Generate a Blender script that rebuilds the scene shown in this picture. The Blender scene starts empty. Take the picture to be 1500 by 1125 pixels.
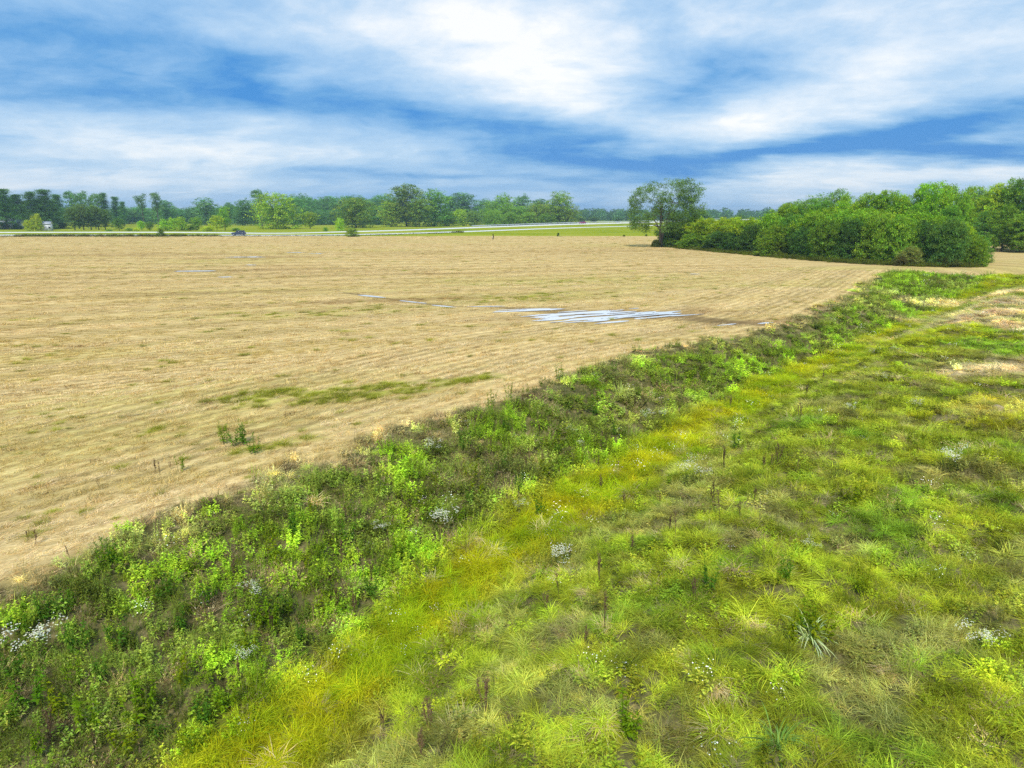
import bpy, bmesh, math, random
import numpy as np
from math import radians as R, pi
from mathutils import Vector, Matrix

SC = bpy.context.scene
COL = SC.collection
D = bpy.data

# ------------------------------------------------------------------ camera
CAM_H, FPX, HOR = 7.0, 1020.0, 316.0
PITCH = math.atan((562.5 - HOR) / FPX)
cam_d = D.cameras.new('camera'); cam = D.objects.new('camera', cam_d); COL.objects.link(cam)
cam.location = (0, 0, CAM_H); cam.rotation_euler = (pi / 2 - PITCH, 0, 0)
cam_d.sensor_width = 36; cam_d.lens = 36 * FPX / 1500; cam_d.clip_start = 0.1; cam_d.clip_end = 20000
SC.camera = cam

# ------------------------------------------------------------------ light
SUN_EL, SUN_AZ = 50.0, -172.0            # azimuth clockwise from +Y: behind the camera
sun_d = D.lights.new('sun', 'SUN'); sun = D.objects.new('sun', sun_d); COL.objects.link(sun)
sun_d.energy = 1.5; sun_d.angle = R(10); sun_d.color = (1.0, 0.95, 0.86)
_sd = Vector((math.sin(R(SUN_AZ)) * math.cos(R(SUN_EL)), math.cos(R(SUN_AZ)) * math.cos(R(SUN_EL)), math.sin(R(SUN_EL))))
sun.rotation_euler = _sd.to_track_quat('Z', 'Y').to_euler(); sun.location = (0, 0, 60)
SC.view_settings.view_transform = 'Standard'; SC.view_settings.look = 'None'
SC.view_settings.gamma = 1; SC.view_settings.use_curve_mapping = False
SC.view_settings.exposure = 1.3
SC.cycles.use_denoising = False
SC.cycles.max_bounces = 5; SC.cycles.diffuse_bounces = 2; SC.cycles.glossy_bounces = 2
SC.cycles.transmission_bounces = 3; SC.cycles.transparent_max_bounces = 4; SC.cycles.volume_bounces = 0

# ------------------------------------------------------------------ node helper
class NT:
    def __init__(s, tree): s.t = tree; s.n = tree.nodes; s.l = tree.links
    def node(s, kind, **kw):
        n = s.n.new(kind)
        for k, v in kw.items(): setattr(n, k, v)
        return n
    def put(s, sock, v):
        if v is None: return
        if isinstance(v, bpy.types.NodeSocket): s.l.new(v, sock)
        else: sock.default_value = v
    def math(s, op, a, b=None, c=None, clamp=False):
        n = s.node('ShaderNodeMath', operation=op, use_clamp=clamp)
        for i, v in enumerate((a, b, c)): s.put(n.inputs[i], v)
        return n.outputs[0]
    def vec(s, op, a, b=None, scale=None):
        n = s.node('ShaderNodeVectorMath', operation=op)
        s.put(n.inputs[0], a)
        if b is not None: s.put(n.inputs[1], b)
        if scale is not None: s.put(n.inputs['Scale'], scale)
        return n.outputs['Value'] if op in ('LENGTH', 'DOT_PRODUCT') else n.outputs[0]
    def comb(s, x, y, z=0.0):
        n = s.node('ShaderNodeCombineXYZ')
        for i, v in enumerate((x, y, z)): s.put(n.inputs[i], v)
        return n.outputs[0]
    def sep(s, v):
        n = s.node('ShaderNodeSeparateXYZ'); s.put(n.inputs[0], v); return n.outputs
    def noise(s, v, scale, detail=4.0, rough=0.55, color=False, dist=0.0):
        n = s.node('ShaderNodeTexNoise'); s.put(n.inputs['Vector'], v)
        n.inputs['Scale'].default_value = scale; n.inputs['Detail'].default_value = detail
        n.inputs['Roughness'].default_value = rough; n.inputs['Distortion'].default_value = dist
        return n.outputs['Color' if color else 'Fac']
    def ramp(s, f, stops, interp='LINEAR'):
        n = s.node('ShaderNodeValToRGB'); s.put(n.inputs[0], f); e = n.color_ramp.elements
        n.color_ramp.interpolation = interp
        while len(e) < len(stops): e.new(0.5)
        for i, (p, c) in enumerate(stops):
            e[i].position = p; e[i].color = (c[0], c[1], c[2], 1) if hasattr(c, '__len__') else (c, c, c, 1)
        return n.outputs[0]
    def mix(s, f, a, b, mode='MIX'):
        n = s.node('ShaderNodeMix', data_type='RGBA', blend_type=mode)
        s.put(n.inputs['Factor'], f)
        for i, v in ((6, a), (7, b)):
            if not isinstance(v, bpy.types.NodeSocket) and len(v) == 3: v = (*v, 1)
            s.put(n.inputs[i], v)
        return n.outputs[2]
    def attr(s, name, kind='GEOMETRY', out='Color'):
        n = s.node('ShaderNodeAttribute', attribute_type=kind, attribute_name=name); return n.outputs[out]
    def mrange(s, v, a, b, c=0.0, d=1.0, smooth=True):
        n = s.node('ShaderNodeMapRange'); n.interpolation_type = 'SMOOTHSTEP' if smooth else 'LINEAR'
        for i, q in enumerate((v, a, b, c, d)): s.put(n.inputs[i], q)
        return n.outputs[0]

# ------------------------------------------------------------------ world: blue sky with broken cloud
W = D.worlds.new('World'); SC.world = W; W.use_nodes = True
T = NT(W.node_tree); T.n.clear()
wout = T.node('ShaderNodeOutputWorld'); bg = T.node('ShaderNodeBackground'); T.l.new(bg.outputs[0], wout.inputs[0])
sky = T.node('ShaderNodeTexSky', sky_type='NISHITA'); sky.sun_disc = False
sky.sun_elevation = R(SUN_EL); sky.sun_rotation = R(SUN_AZ); sky.air_density = 1.2; sky.dust_density = 1.0
dirv = T.node('ShaderNodeTexCoord').outputs['Generated']
dx, dy, dz = T.sep(dirv)
az = T.math('ARCTAN2', dx, dy); el = T.math('ARCSINE', dz)
den = T.math('ADD', T.math('MAXIMUM', dz, 0.0), 0.10)
pl = T.comb(T.math('DIVIDE', dx, den), T.math('DIVIDE', dy, den), 0.37)
plr = T.node('ShaderNodeMapping'); plr.inputs['Rotation'].default_value = (0, 0, R(-9)); plr.inputs['Scale'].default_value = (0.62, 1.0, 1)
T.l.new(pl, plr.inputs[0]); pl2 = plr.outputs[0]
wa = T.noise(pl2, 0.8, 5, 0.55, color=True)
was = T.vec('SUBTRACT', wa, (0.5, 0.5, 0.5))
aev = T.comb(az, el, 0.0)
aev = T.vec('ADD', aev, T.vec('MULTIPLY', was, (0.34, 0.095, 0.0)))
def sky_dir(px, py):
    d = ((px - 750) / FPX, 1.0, (562.5 - py) / FPX); c, s = math.cos(PITCH), math.sin(PITCH)
    v = Vector((d[0], d[1] * c + d[2] * s, -d[1] * s + d[2] * c)).normalized()
    return math.atan2(v.x, v.y), math.asin(v.z)
nz = T.noise(pl2, 0.55, 8, 0.58)
acc = T.mrange(nz, 0.25, 0.75, 0.30, 0.72, smooth=False)
dsp = T.vec('ADD', T.vec('MULTIPLY', dirv, (1.0, 1.0, 2.6)), T.vec('SCALE', was, scale=0.16))
nz2 = T.noise(dsp, 4.6, 9, 0.60)
nz3 = T.noise(T.vec('ADD', dsp, (3.1, 1.7, 0.4)), 13.0, 8, 0.62)
acc = T.math('ADD', acc, T.math('MULTIPLY', T.math('SUBTRACT', nz2, 0.5), 0.95))
acc = T.math('ADD', acc, T.math('MULTIPLY', T.math('SUBTRACT', nz3, 0.5), 0.52))
CLOUDS = [  # where the large cloud masses (+) and the blue-grey banks (-) stand: picture spot, size, tilt, weight
    (740, 85, 330, 150, -12, 0.54), (620, 30, 420, 110, 0, 0.35), (860, 150, 240, 70, -14, 0.45),
    (1130, 165, 380, 75, 8, 0.5), (1370, 110, 380, 130, 8, 0.36), (1460, 235, 420, 55, 3, 0.35), (1150, 262, 500, 34, 2, 0.22),
    (130, 170, 460, 85, -6, 0.42), (320, 225, 420, 70, -8, 0.38), (120, 262, 500, 40, 0, 0.25), (470, 110, 260, 90, -10, 0.22),
    (1250, 20, 600, 70, 0, 0.22), (60, 225, 200, 60, 0, 0.15),
    (130, 75, 520, 105, -6, -0.58), (0, 40, 300, 120, 0, -0.22), (360, 120, 240, 60, -20, -0.4),
    (610, 172, 420, 48, -10, -0.5), (860, 222, 430, 60, -5, -0.9), (1190, 218, 460, 42, 4, -0.9), (1440, 182, 420, 52, 6, -0.85),
    (1010, 105, 220, 80, 15, -0.55), (1130, 95, 140, 40, 0, -0.3), (690, 262, 330, 26, -2, -0.55), (930, 268, 260, 24, 3, -0.3),
]
for px, py, wx, wy, tilt, amp in CLOUDS:
    a0, e0 = sky_dir(px, py)
    m = T.node('ShaderNodeMapping', vector_type='TEXTURE')
    m.inputs['Location'].default_value = (a0, e0, 0); m.inputs['Rotation'].default_value = (0, 0, R(tilt))
    m.inputs['Scale'].default_value = (wx / FPX, wy / FPX, 1); T.l.new(aev, m.inputs[0])
    gr = T.node('ShaderNodeTexGradient', gradient_type='QUADRATIC_SPHERE'); T.l.new(m.outputs[0], gr.inputs[0])
    acc = T.math('MULTIPLY_ADD', gr.outputs['Fac'], amp * 0.72, acc)
cl = T.ramp(acc, [(0.0, (0.022, 0.24, 0.66)), (0.18, (0.11, 0.35, 0.71)), (0.40, (0.28, 0.51, 0.81)),
                  (0.62, (0.47, 0.66, 0.88)), (0.82, (0.74, 0.84, 0.95)), (1.0, (1.0, 1.0, 1.0))])
cl = T.vec('SCALE', cl, scale=4.15)
skyc = T.mix(0.94, sky.outputs[0], cl)
T.l.new(skyc, bg.inputs[0]); bg.inputs[1].default_value = 0.10

# ------------------------------------------------------------------ generic helpers
_rs = np.random.RandomState(5)
_TAB = _rs.rand(256, 256)
def vnoise(x, y):
    xi = np.floor(x).astype(int); yi = np.floor(y).astype(int); fx = x - xi; fy = y - yi
    fx = fx * fx * (3 - 2 * fx); fy = fy * fy * (3 - 2 * fy)
    a = _TAB[xi & 255, yi & 255]; b = _TAB[(xi + 1) & 255, yi & 255]
    c = _TAB[xi & 255, (yi + 1) & 255]; d = _TAB[(xi + 1) & 255, (yi + 1) & 255]
    return (a * (1 - fx) + b * fx) * (1 - fy) + (c * (1 - fx) + d * fx) * fy
def fbm(x, y, s=1.0, o=4, seed=0.0):
    v = 0; a = 0.5; t = 0
    for i in range(o):
        v = v + a * vnoise(x * s + 17.3 * i + seed, y * s + 9.1 * i + seed * 1.7); t += a; a *= 0.5; s *= 2.03
    return v / t
def sstep(a, b, x):
    t = np.clip((x - a) / (b - a), 0, 1); return t * t * (3 - 2 * t)

def new_mesh(name, V, F, mat=None, attrs=None, smooth=False):
    """V (n,3) array, F (m,k) int array (k = 3 or 4); attrs: name -> per-vertex rgb or scalar array"""
    me = D.meshes.new(name); V = np.asarray(V, np.float32); F = np.asarray(F, np.int32); k = F.shape[1]
    me.vertices.add(len(V)); me.vertices.foreach_set('co', V.ravel())
    me.loops.add(F.size); me.loops.foreach_set('vertex_index', F.ravel())
    me.polygons.add(len(F)); me.polygons.foreach_set('loop_start', np.arange(0, F.size, k, dtype=np.int32))
    me.polygons.foreach_set('loop_total', np.full(len(F), k, np.int32))
    if smooth: me.polygons.foreach_set('use_smooth', np.ones(len(F), bool))
    for nm, a in (attrs or {}).items():
        a = np.asarray(a, np.float32)
        if a.ndim == 1:
            at = me.attributes.new(nm, 'FLOAT', 'POINT'); at.data.foreach_set('value', a)
        else:
            at = me.attributes.new(nm, 'FLOAT_COLOR', 'POINT')
            at.data.foreach_set('color', np.concatenate([a, np.ones((len(a), 1), np.float32)], 1).ravel())
    if mat: me.materials.append(mat)
    me.update(); return me
def add(name, me, parent=None, loc=None, link=True):
    o = D.objects.new(name, me)
    if link: COL.objects.link(o)
    if parent: o.parent = parent
    if loc is not None: o.location = loc
    return o
def tag(o, label, cat, group=None):
    o['label'] = label; o['category'] = cat
    if group: o['group'] = group
    return o
def struct(o): o['kind'] = 'structure'; return o
def empty(name, loc=(0, 0, 0), rz=0.0):
    o = D.objects.new(name, None); COL.objects.link(o); o.location = loc; o.rotation_euler = (0, 0, rz)
    o.empty_display_size = 0.3; return o
def copy_tree(o, parent=None):
    c = o.copy(); COL.objects.link(c); c.parent = parent
    for ch in o.children: copy_tree(ch, c)
    return c
class MB:
    """collects vertices / quads with per-vertex colour"""
    def __init__(s): s.V = []; s.F = []; s.C = []; s.n = 0
    def put(s, V, F, C=None):
        V = np.asarray(V, float).reshape(-1, 3); F = np.asarray(F, int)
        if F.shape[1] == 3: F = np.concatenate([F, F[:, 2:3]], 1)
        s.V.append(V); s.F.append(F + s.n); s.n += len(V)
        s.C.append(np.ones((len(V), 3)) if C is None else np.broadcast_to(np.asarray(C, float), (len(V), 3)))
    def mesh(s, name, mat, smooth=False):
        V = np.concatenate(s.V); F = np.concatenate(s.F); C = np.concatenate(s.C)
        tri = F[:, 2] == F[:, 3]
        if tri.any():
            q = F[~tri]; t = F[tri][:, :3]
            F = np.concatenate([q[:, [0, 1, 2]], q[:, [0, 2, 3]], t]) if len(q) else t
        return new_mesh(name, V, F, mat, {'bl': C}, smooth)
    def tube(s, pts, rad, n=6, C=None):
        pts = np.asarray(pts, float); rad = np.broadcast_to(np.asarray(rad, float), (len(pts),))
        tan = np.gradient(pts, axis=0); tan /= np.linalg.norm(tan, axis=1, keepdims=True) + 1e-9
        ref = np.where(np.abs(tan[:, 2:3]) > 0.9, np.array([[1.0, 0, 0]]), np.array([[0, 0, 1.0]]))
        u = np.cross(tan, ref); u /= np.linalg.norm(u, axis=1, keepdims=True) + 1e-9; v = np.cross(tan, u)
        a = np.arange(n) * 2 * pi / n
        ring = u[:, None] * np.cos(a)[None, :, None] + v[:, None] * np.sin(a)[None, :, None]
        V = (pts[:, None] + ring * rad[:, None, None]).reshape(-1, 3); m = len(pts)
        F = [[i * n + j, i * n + (j + 1) % n, (i + 1) * n + (j + 1) % n, (i + 1) * n + j] for i in range(m - 1) for j in range(n)]
        s.put(V, F, C)
    def box(s, x0, x1, y0, y1, z0, z1, C=None):
        V = [(x, y, z) for z in (z0, z1) for y in (y0, y1) for x in (x0, x1)]
        s.put(V, [[0, 2, 3, 1], [4, 5, 7, 6], [0, 1, 5, 4], [2, 6, 7, 3], [0, 4, 6, 2], [1, 3, 7, 5]], C)

# ------------------------------------------------------------------ materials
def mat(name):
    m = D.materials.new(name); m.use_nodes = True; t = NT(m.node_tree); t.n.clear()
    t.out = t.node('ShaderNodeOutputMaterial'); return m, t
def principled(t, color, rough=0.8, spec=0.3, metal=0.0, normal=None):
    p = t.node('ShaderNodeBsdfPrincipled'); t.put(p.inputs['Base Color'], color if isinstance(color, bpy.types.NodeSocket) else (*color, 1))
    t.put(p.inputs['Roughness'], rough); p.inputs['Specular IOR Level'].default_value = spec; p.inputs['Metallic'].default_value = metal
    if normal is not None: t.put(p.inputs['Normal'], normal)
    t.l.new(p.outputs[0], t.out.inputs[0]); return p
def simple(name, color, rough=0.6, spec=0.4, metal=0.0, var=0.12, scale=3.0):
    m, t = mat(name); co = t.node('ShaderNodeTexCoord').outputs['Object']
    n = t.noise(co, scale, 5, 0.6); c = t.mix(n, tuple(v * (1 - var) for v in color), tuple(min(1, v * (1 + var)) for v in color))
    principled(t, c, rough, spec, metal); return m
def leaf_mat(name, instancer=False, transl=0.35, gloss=0.05):
    m, t = mat(name)
    if instancer: base = t.attr('tint', 'INSTANCER')
    else: base = t.node('ShaderNodeObjectInfo').outputs['Color']
    c = t.mix(1.0, base, t.attr('bl'), 'MULTIPLY')
    d = t.node('ShaderNodeBsdfDiffuse'); t.l.new(c, d.inputs[0])
    tr = t.node('ShaderNodeBsdfTranslucent'); t.l.new(t.mix(1.0, c, (1.15, 1.1, 0.6), 'MULTIPLY'), tr.inputs[0])
    mx = t.node('ShaderNodeMixShader'); mx.inputs[0].default_value = transl
    t.l.new(d.outputs[0], mx.inputs[1]); t.l.new(tr.outputs[0], mx.inputs[2])
    t.l.new(mx.outputs[0], t.out.inputs[0]); return m
M_LEAF = leaf_mat('leaf'); M_COVER = leaf_mat('ground_cover', True, 0.30, 0.03)
M_STRAWI = leaf_mat('straw_litter', True, 0.15, 0.03)
M_BARK = simple('bark', (0.10, 0.085, 0.065), 0.9, 0.2, var=0.4, scale=4)
M_BARKD = simple('dark_stem', (0.055, 0.032, 0.022), 0.9, 0.2, var=0.3, scale=9)

# ------------------------------------------------------------------ lie of the land
EDGE = np.array([(-19, -14), (-14.5, 4), (-12.3, 9), (-10.3, 12.7), (-8.8, 15.1), (-6.7, 18.5), (-4.3, 22), (-1.3, 25.9), (3.6, 32.6), (9.6, 38.2), (17.1, 45), (29.7, 62.5), (45.2, 87), (49, 93)], float)
FLOOR = np.array([(-13, -12), (-8, 2), (-6.2, 6.44), (-4.55, 9.66), (-3.2, 12.12), (-1.95, 14.7), (0.21, 17.92), (3.65, 23.28), (9.23, 30.26), (18.99, 42.28), (32.65, 57.16), (55.0, 81.58), (67.98, 94.76)], float)
def pdist(x, y, P):
    """signed distance to a polyline (positive on its left side)"""
    best = np.full(x.shape, 1e9); sg = np.zeros(x.shape)
    for (ax, ay), (bx, by) in zip(P[:-1], P[1:]):
        ex, ey = bx - ax, by - ay; t = np.clip(((x - ax) * ex + (y - ay) * ey) / (ex * ex + ey * ey), 0, 1)
        qx, qy = x - ax - t * ex, y - ay - t * ey; d = np.hypot(qx, qy); m = d < best - 1e-9
        best = np.where(m, d, best); sg = np.where(m, np.sign(ex * qy - ey * qx), sg)
    return best * sg
# carriageways: x, y, z of the centre lines
def on_ray(px, row, Y):
    d = ((px - 750) / FPX, 1.0, (562.5 - row) / FPX); c, s = math.cos(PITCH), math.sin(PITCH)
    v = (d[0], d[1] * c + d[2] * s, -d[1] * s + d[2] * c); k = Y / v[1]; return (v[0] * k, Y, CAM_H + v[2] * k)
ROAD_N = np.array([(-900, 262, 0.1)] + [(x, 262, 0.1) for x in (-300, -220, -150)] + [on_ray(*q) for q in
         ((400, 344.6, 264), (500, 343.8, 270), (600, 341.6, 285), (700, 338.4, 310), (830, 333.6, 352), (930, 330.8, 392), (1040, 327.5, 440), (1140, 325, 490), (1300, 321.5, 570))] + [(700, 820, 4.0), (1500, 1300, 4.0)])
ROAD_F = np.array([(-900, 296, 0.3), (-300, 296, 0.3), (-150, 296, 0.4)] + [on_ray(*q) for q in
         ((400, 341.4, 298), (500, 339.4, 306), (600, 336.6, 324), (700, 332.8, 350), (830, 328.2, 392), (930, 325.6, 432), (1040, 322.4, 482), (1140, 320.6, 534), (1300, 318.3, 620))] + [(700, 870, 4.6), (1500, 1350, 4.6)])
def dense(P, n=12):
    P = np.asarray(P, float); out = []
    for i in range(len(P) - 1):
        p0 = P[max(i - 1, 0)]; p1 = P[i]; p2 = P[i + 1]; p3 = P[min(i + 2, len(P) - 1)]
        for t in np.arange(n) / n:
            if i in (0, len(P) - 2): out.append(p1 * (1 - t) + p2 * t); continue
            out.append(0.5 * (2 * p1 + (p2 - p0) * t + (2 * p0 - 5 * p1 + 4 * p2 - p3) * t * t + (3 * p1 - p0 - 3 * p2 + p3) * t ** 3))
    out.append(P[-1]); return np.array(out)
RN, RF = dense(ROAD_N, 8), dense(ROAD_F, 8)
EDGE_D, FLOOR_D = dense(EDGE, 3)[:, :2], dense(FLOOR, 3)[:, :2]
RW = 5.2      # half width of a carriageway with its shoulders
def wander(x, y): return (fbm(x, y, 0.22, 3, 3.0) - 0.5) * 2.4 + (fbm(x, y, 1.1, 2, 8.0) - 0.5) * 0.9
def land(x, y):
    """height and zone weights"""
    x = np.asarray(x, float); y = np.asarray(y, float)
    de = pdist(x, y, EDGE_D); df = pdist(x, y, FLOOR_D)
    deep = 1.8 * (1 - 0.75 * sstep(60, 92, y))
    left = np.clip(df / np.maximum(df - de, 0.3), 0, 1)                       # 0 on the ditch floor .. 1 at the field edge
    zl = -deep * (1 - sstep(0.06, 0.95, left)); zr = -deep * (1 - sstep(0.5, 6.0, -df)) + 0.15 * sstep(6, 14, -df)
    z = np.where(df > 0, zl, zr)
    dw = de + wander(x, y)
    weed = sstep(0.25, -0.35, dw) * sstep(90.5, 88.5, y + (fbm(x, y, 0.2, 3, 5) - 0.5) * 5)
    z = np.where(de > 0, 0.0, z) * sstep(97, 90, y)
    zn = np.interp(x, RN[:, 0], RN[:, 2]); yn = np.interp(x, RN[:, 0], RN[:, 1])
    zf = np.interp(x, RF[:, 0], RF[:, 2]); yf = np.interp(x, RF[:, 0], RF[:, 1])
    k = np.cos(np.arctan(np.interp(x, RN[:, 0], np.gradient(RN[:, 1], RN[:, 0] + np.arange(len(RN)) * 1e-6))))
    dn = (y - yn) * k; dfar = (y - yf) * k
    bank = np.where(dn < 0, (zn - 0.10) * np.clip((y - 254) / np.maximum(yn - RW / k - 0.8 - 254, 1.0), 0, 1), np.where(dfar < 0, 0, (zf - 0.1) * sstep(26, RW + 0.6, dfar)))
    mid = np.clip(dn / np.maximum(dn - dfar, 1), 0, 1); medz = zn + (zf - zn) * mid - 0.1 - 0.5 * sstep(.16, .5, mid) * sstep(.84, .5, mid)
    bank = np.where((dn >= 0) & (dfar <= 0), medz, bank)
    z = z + bank
    far = sstep(251.2, 252.2, y + (fbm(x, y, 0.05, 3, 2) - 0.5) * 3 + np.maximum(x - 90, 0) * .0)        # beyond the field: verges, meadows
    # gently uneven
    z = z + (fbm(x, y, 0.05, 3, 1) - 0.5) * 0.25 * sstep(20, 60, y) * (1 - far)
    lump = weed * ((fbm(x, y, 0.55, 2, 4) - 0.5) * 0.55 + (fbm(x, y, 1.7, 2, 6) - 0.5) * 0.34)
    rows = (1 - weed) * (1 - far) * (fbm(x, y, 2.5, 2, 9) - 0.5) * 0.05
    return z + lump + rows, de, df, dw, weed, far, dn
def gz(x, y): return float(land(np.array([x]), np.array([y]))[0][0])
def row_coords(x, y, de):
    xc = np.clip(x, -60, 60)
    v2 = y - 0.40 * xc * (1 - 0.85 * sstep(55, 130, y)) + (fbm(x, y, 0.03, 2, 7) - 0.5) * 8
    u = x + 0.4 * y
    return u, v2
def ground_at(px, py):
    """where a spot of the ground lies"""
    d = ((px - 750) / FPX, 1.0, (562.5 - py) / FPX); c, s = math.cos(PITCH), math.sin(PITCH)
    v = np.array((d[0], d[1] * c + d[2] * s, -d[1] * s + d[2] * c)); t = 5.0 + np.geomspace(1, 500, 700)
    p = v[None] * t[:, None]; h = land(p[:, 0], p[:, 1])[0]; zz = CAM_H + p[:, 2]
    i = int(np.argmax(zz < h)); return float(p[i, 0]), float(p[i, 1]), float(h[i])

# patches of colour that belong to the field itself (crop weeds coming through, wet soil)
PUDDLE_PX = []
def field_patches(x, y):
    u, v2 = row_coords(x, y, None)
    g = 0.35 * sstep(0.54, 0.78, fbm(u * 0.35, v2, 0.09, 4, 12) + 0.10 * (vnoise(u * .25, v2 * 1.3) - .5))
    for cx, cy, rx, ry, a in ((-6.5, 27.5, 5, 1.6, 0.95), (-2.5, 29.5, 3, 1.2, 0.8), (-10, 27.0, 3.0, 1.2, 0.8), (-7.6, 20.5, 1.2, .6, 0.8), (-6.9, 21.3, 1., .5, .7), (3, 62, 14, 5, .5), (-14, 52, 12, 4, .45), (-22, 36, 10, 3, .3), (-17, 24, 5, 2, .3), (24, 48, 3, 1, .5), (10, 78, 22, 7, .45)):
        ca, sa = math.cos(0.38), math.sin(0.38); X = (x - cx) * ca + (y - cy) * sa; Y = -(x - cx) * sa + (y - cy) * ca
        g = np.maximum(g, a * sstep(1.25, 0.3, np.hypot(X / rx, Y / ry) + (fbm(x, y, 0.8, 3, 31) - 0.5) * 1.1))
    b = 0.25 * sstep(0.58, 0.8, fbm(u * 0.4, v2, 0.07, 4, 25))
    for cx, cy, rx, ry, a in ((8, 50, 11, 3.2, 1.0), (16.5, 46.6, 5, 1.5, 0.9), (-9, 59, 12, 1.6, 0.9), (-45, 122, 14, 5, .7), (-34, 93, 18, 4, .6), (-70, 130, 40, 6, .6), (-20, 85, 20, 2, .5), (-30, 64, 14, 2.4, .55), (-15, 140, 30, 8, .4), (25, 145, 30, 6, .4)):
        X = x - cx; Y = (y - cy) - 0.22 * X
        b = np.maximum(b, a * sstep(1.2, 0.35, np.hypot(X / rx, Y / ry) + (fbm(x, y, 0.35, 3, 41) - 0.5) * 0.9))
    return g, b

WET = np.array([ground_at(*q)[:2] for q in ((500, 429), (560, 437), (620, 445), (665, 450), (715, 449), (760, 453), (830, 458), (900, 462), (990, 463), (1060, 473), (1130, 476))])
def wetness(x, y):
    d = np.abs(pdist(x, y, WET)); w = 0.35 + 1.5 * sstep(-1, 4, x) * sstep(19, 10, x) + .25 * sstep(10, 16, x)
    return sstep(1.5, .4, d / w + (fbm(x, y, 0.9, 3, 44) - 0.5) * 1.3)
def axis(segs):
    out = [segs[0][0]]
    for a, b, n, p in segs:
        t = (np.arange(1, n + 1) / n) ** p; out += list(a + (b - a) * t)
    return np.array(out)
xs = axis([(-6000, -400, 24, 0.45), (-400, -60, 80, 0.75), (-60, -22, 90, 1), (-22, 30, 200, 1), (30, 75, 130, 1), (75, 400, 80, 1.3), (400, 6000, 24, 2.2)])
ys = axis([(-400, -6, 16, 0.5), (-6, 50, 225, 1), (50, 100, 140, 1), (100, 240, 90, 1.1), (240, 420, 140, 1), (420, 1000, 60, 1.3), (1000, 9000, 26, 2.2)])
GX, GY = np.meshgrid(xs, ys)
gx, gy = GX.ravel(), GY.ravel()
gzv, g_de, g_df, g_dw, g_weed, g_far, g_dn = land(gx, gy)
g_green, g_brown = field_patches(gx, gy)
gu, gv = row_coords(gx, gy, g_de)
nx, ny = len(xs), len(ys)
ii, jj = np.meshgrid(np.arange(ny - 1), np.arange(nx - 1), indexing='ij')
q0 = (ii * nx + jj).ravel(); GF = np.stack([q0, q0 + 1, q0 + nx + 1, q0 + nx], 1)

# zone tint of the weedy ground itself (soil, thatch) and far meadow
def weed_tint_zone(x, y, de, df):
    dd_ = df + 0.25; dd_ = np.where(dd_ < 0, dd_ * .8, dd_)
    fl = sstep(1.7, 0.45, np.abs(dd_ + (fbm(x, y, 0.25, 3, 50) - 0.5) * 1.3) * (1 + 0.012 * np.maximum(y - 30, 0)))
    lb = (df > 0) * (1 - fl)
    return fl, lb
m_ground, t = mat('ground')
uv = t.comb(t.attr('gu', out='Fac'), t.attr('gv', out='Fac'), 0.0)
pos = t.node('ShaderNodeNewGeometry').outputs['Position']
sepu = t.sep(uv)
deA = t.attr('de', out='Fac')
st1 = t.noise(t.comb(t.math('MULTIPLY', sepu[0], 0.16), t.math('MULTIPLY', sepu[1], 1.5), 0.0), 1.0, 6, 0.62)
st1h = t.noise(t.comb(t.math('MULTIPLY', t.math('ADD', t.sep(pos)[0], t.sep(pos)[1]), 0.12), t.math('MULTIPLY', deA, 2.2), 0.0), 1.0, 6, 0.62)
st1 = t.node('ShaderNodeMix', data_type='FLOAT'); _h = t.mrange(deA, 9.5, 14.5, 1.0, 0.0)
t.put(st1.inputs[0], _h)
stA = t.noise(t.comb(t.math('MULTIPLY', sepu[0], 0.16), t.math('MULTIPLY', sepu[1], 2.2), 0.0), 1.0, 6, 0.66)
t.l.new(stA, st1.inputs[2]); t.l.new(st1h, st1.inputs[3]); st1 = st1.outputs[0]
st2 = t.noise(t.comb(t.math('MULTIPLY', sepu[0], 1.1), t.math('MULTIPLY', sepu[1], 4.5), 0.0), 1.0, 6, 0.7)
st3 = t.noise(t.comb(t.math('MULTIPLY', sepu[0], 0.05), t.math('MULTIPLY', sepu[1], 0.42), 3.0), 1.0, 5, 0.6)
big = t.noise(t.vec('MULTIPLY', pos, (0.035, 0.055, 0.0)), 1.0, 5, 0.6)
straw = t.ramp(st1, [(0.28, (0.34, 0.22, 0.092)), (0.44, (0.50, 0.35, 0.155)), (0.56, (0.62, 0.45, 0.225)), (0.72, (0.74, 0.575, 0.33))])
straw = t.mix(0.55, straw, t.ramp(st2, [(0.3, (0.36, 0.24, 0.10)), (0.5, (0.57, 0.41, 0.195)), (0.7, (0.76, 0.60, 0.35))]))
straw = t.mix(t.mrange(st3, 0.46, 0.64, 0.0, 0.4), straw, (0.50, 0.385, 0.15))
straw = t.mix(t.mrange(big, 0.5, 0.68, 0.0, 0.4), straw, (0.55, 0.36, 0.165))
straw = t.mix(t.math('MULTIPLY', t.attr('green', out='Fac'), t.mrange(st2, 0.35, 0.62, 0.35, 1.0)), straw, (0.36, 0.36, 0.06))
straw = t.mix(t.math('MULTIPLY', t.attr('brown', out='Fac'), t.mrange(st2, 0.3, 0.7, 0.75, 0.35)), straw, (0.30, 0.185, 0.085))
line = t.noise(t.comb(t.math('MULTIPLY', sepu[0], 0.02), t.math('MULTIPLY', sepu[1], 0.9), 9.0), 1.0, 4, 0.7)
straw = t.mix(t.mrange(line, 0.60, 0.70, 0.0, 0.65), straw, (0.25, 0.165, 0.07))
straw = t.mix(t.math('MULTIPLY', t.attr('wet', out='Fac'), 0.8), straw, (0.19, 0.125, 0.065))
n1 = t.noise(pos, 1.3, 6, 0.65); n2 = t.noise(pos, 6.0, 5, 0.7)
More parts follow.
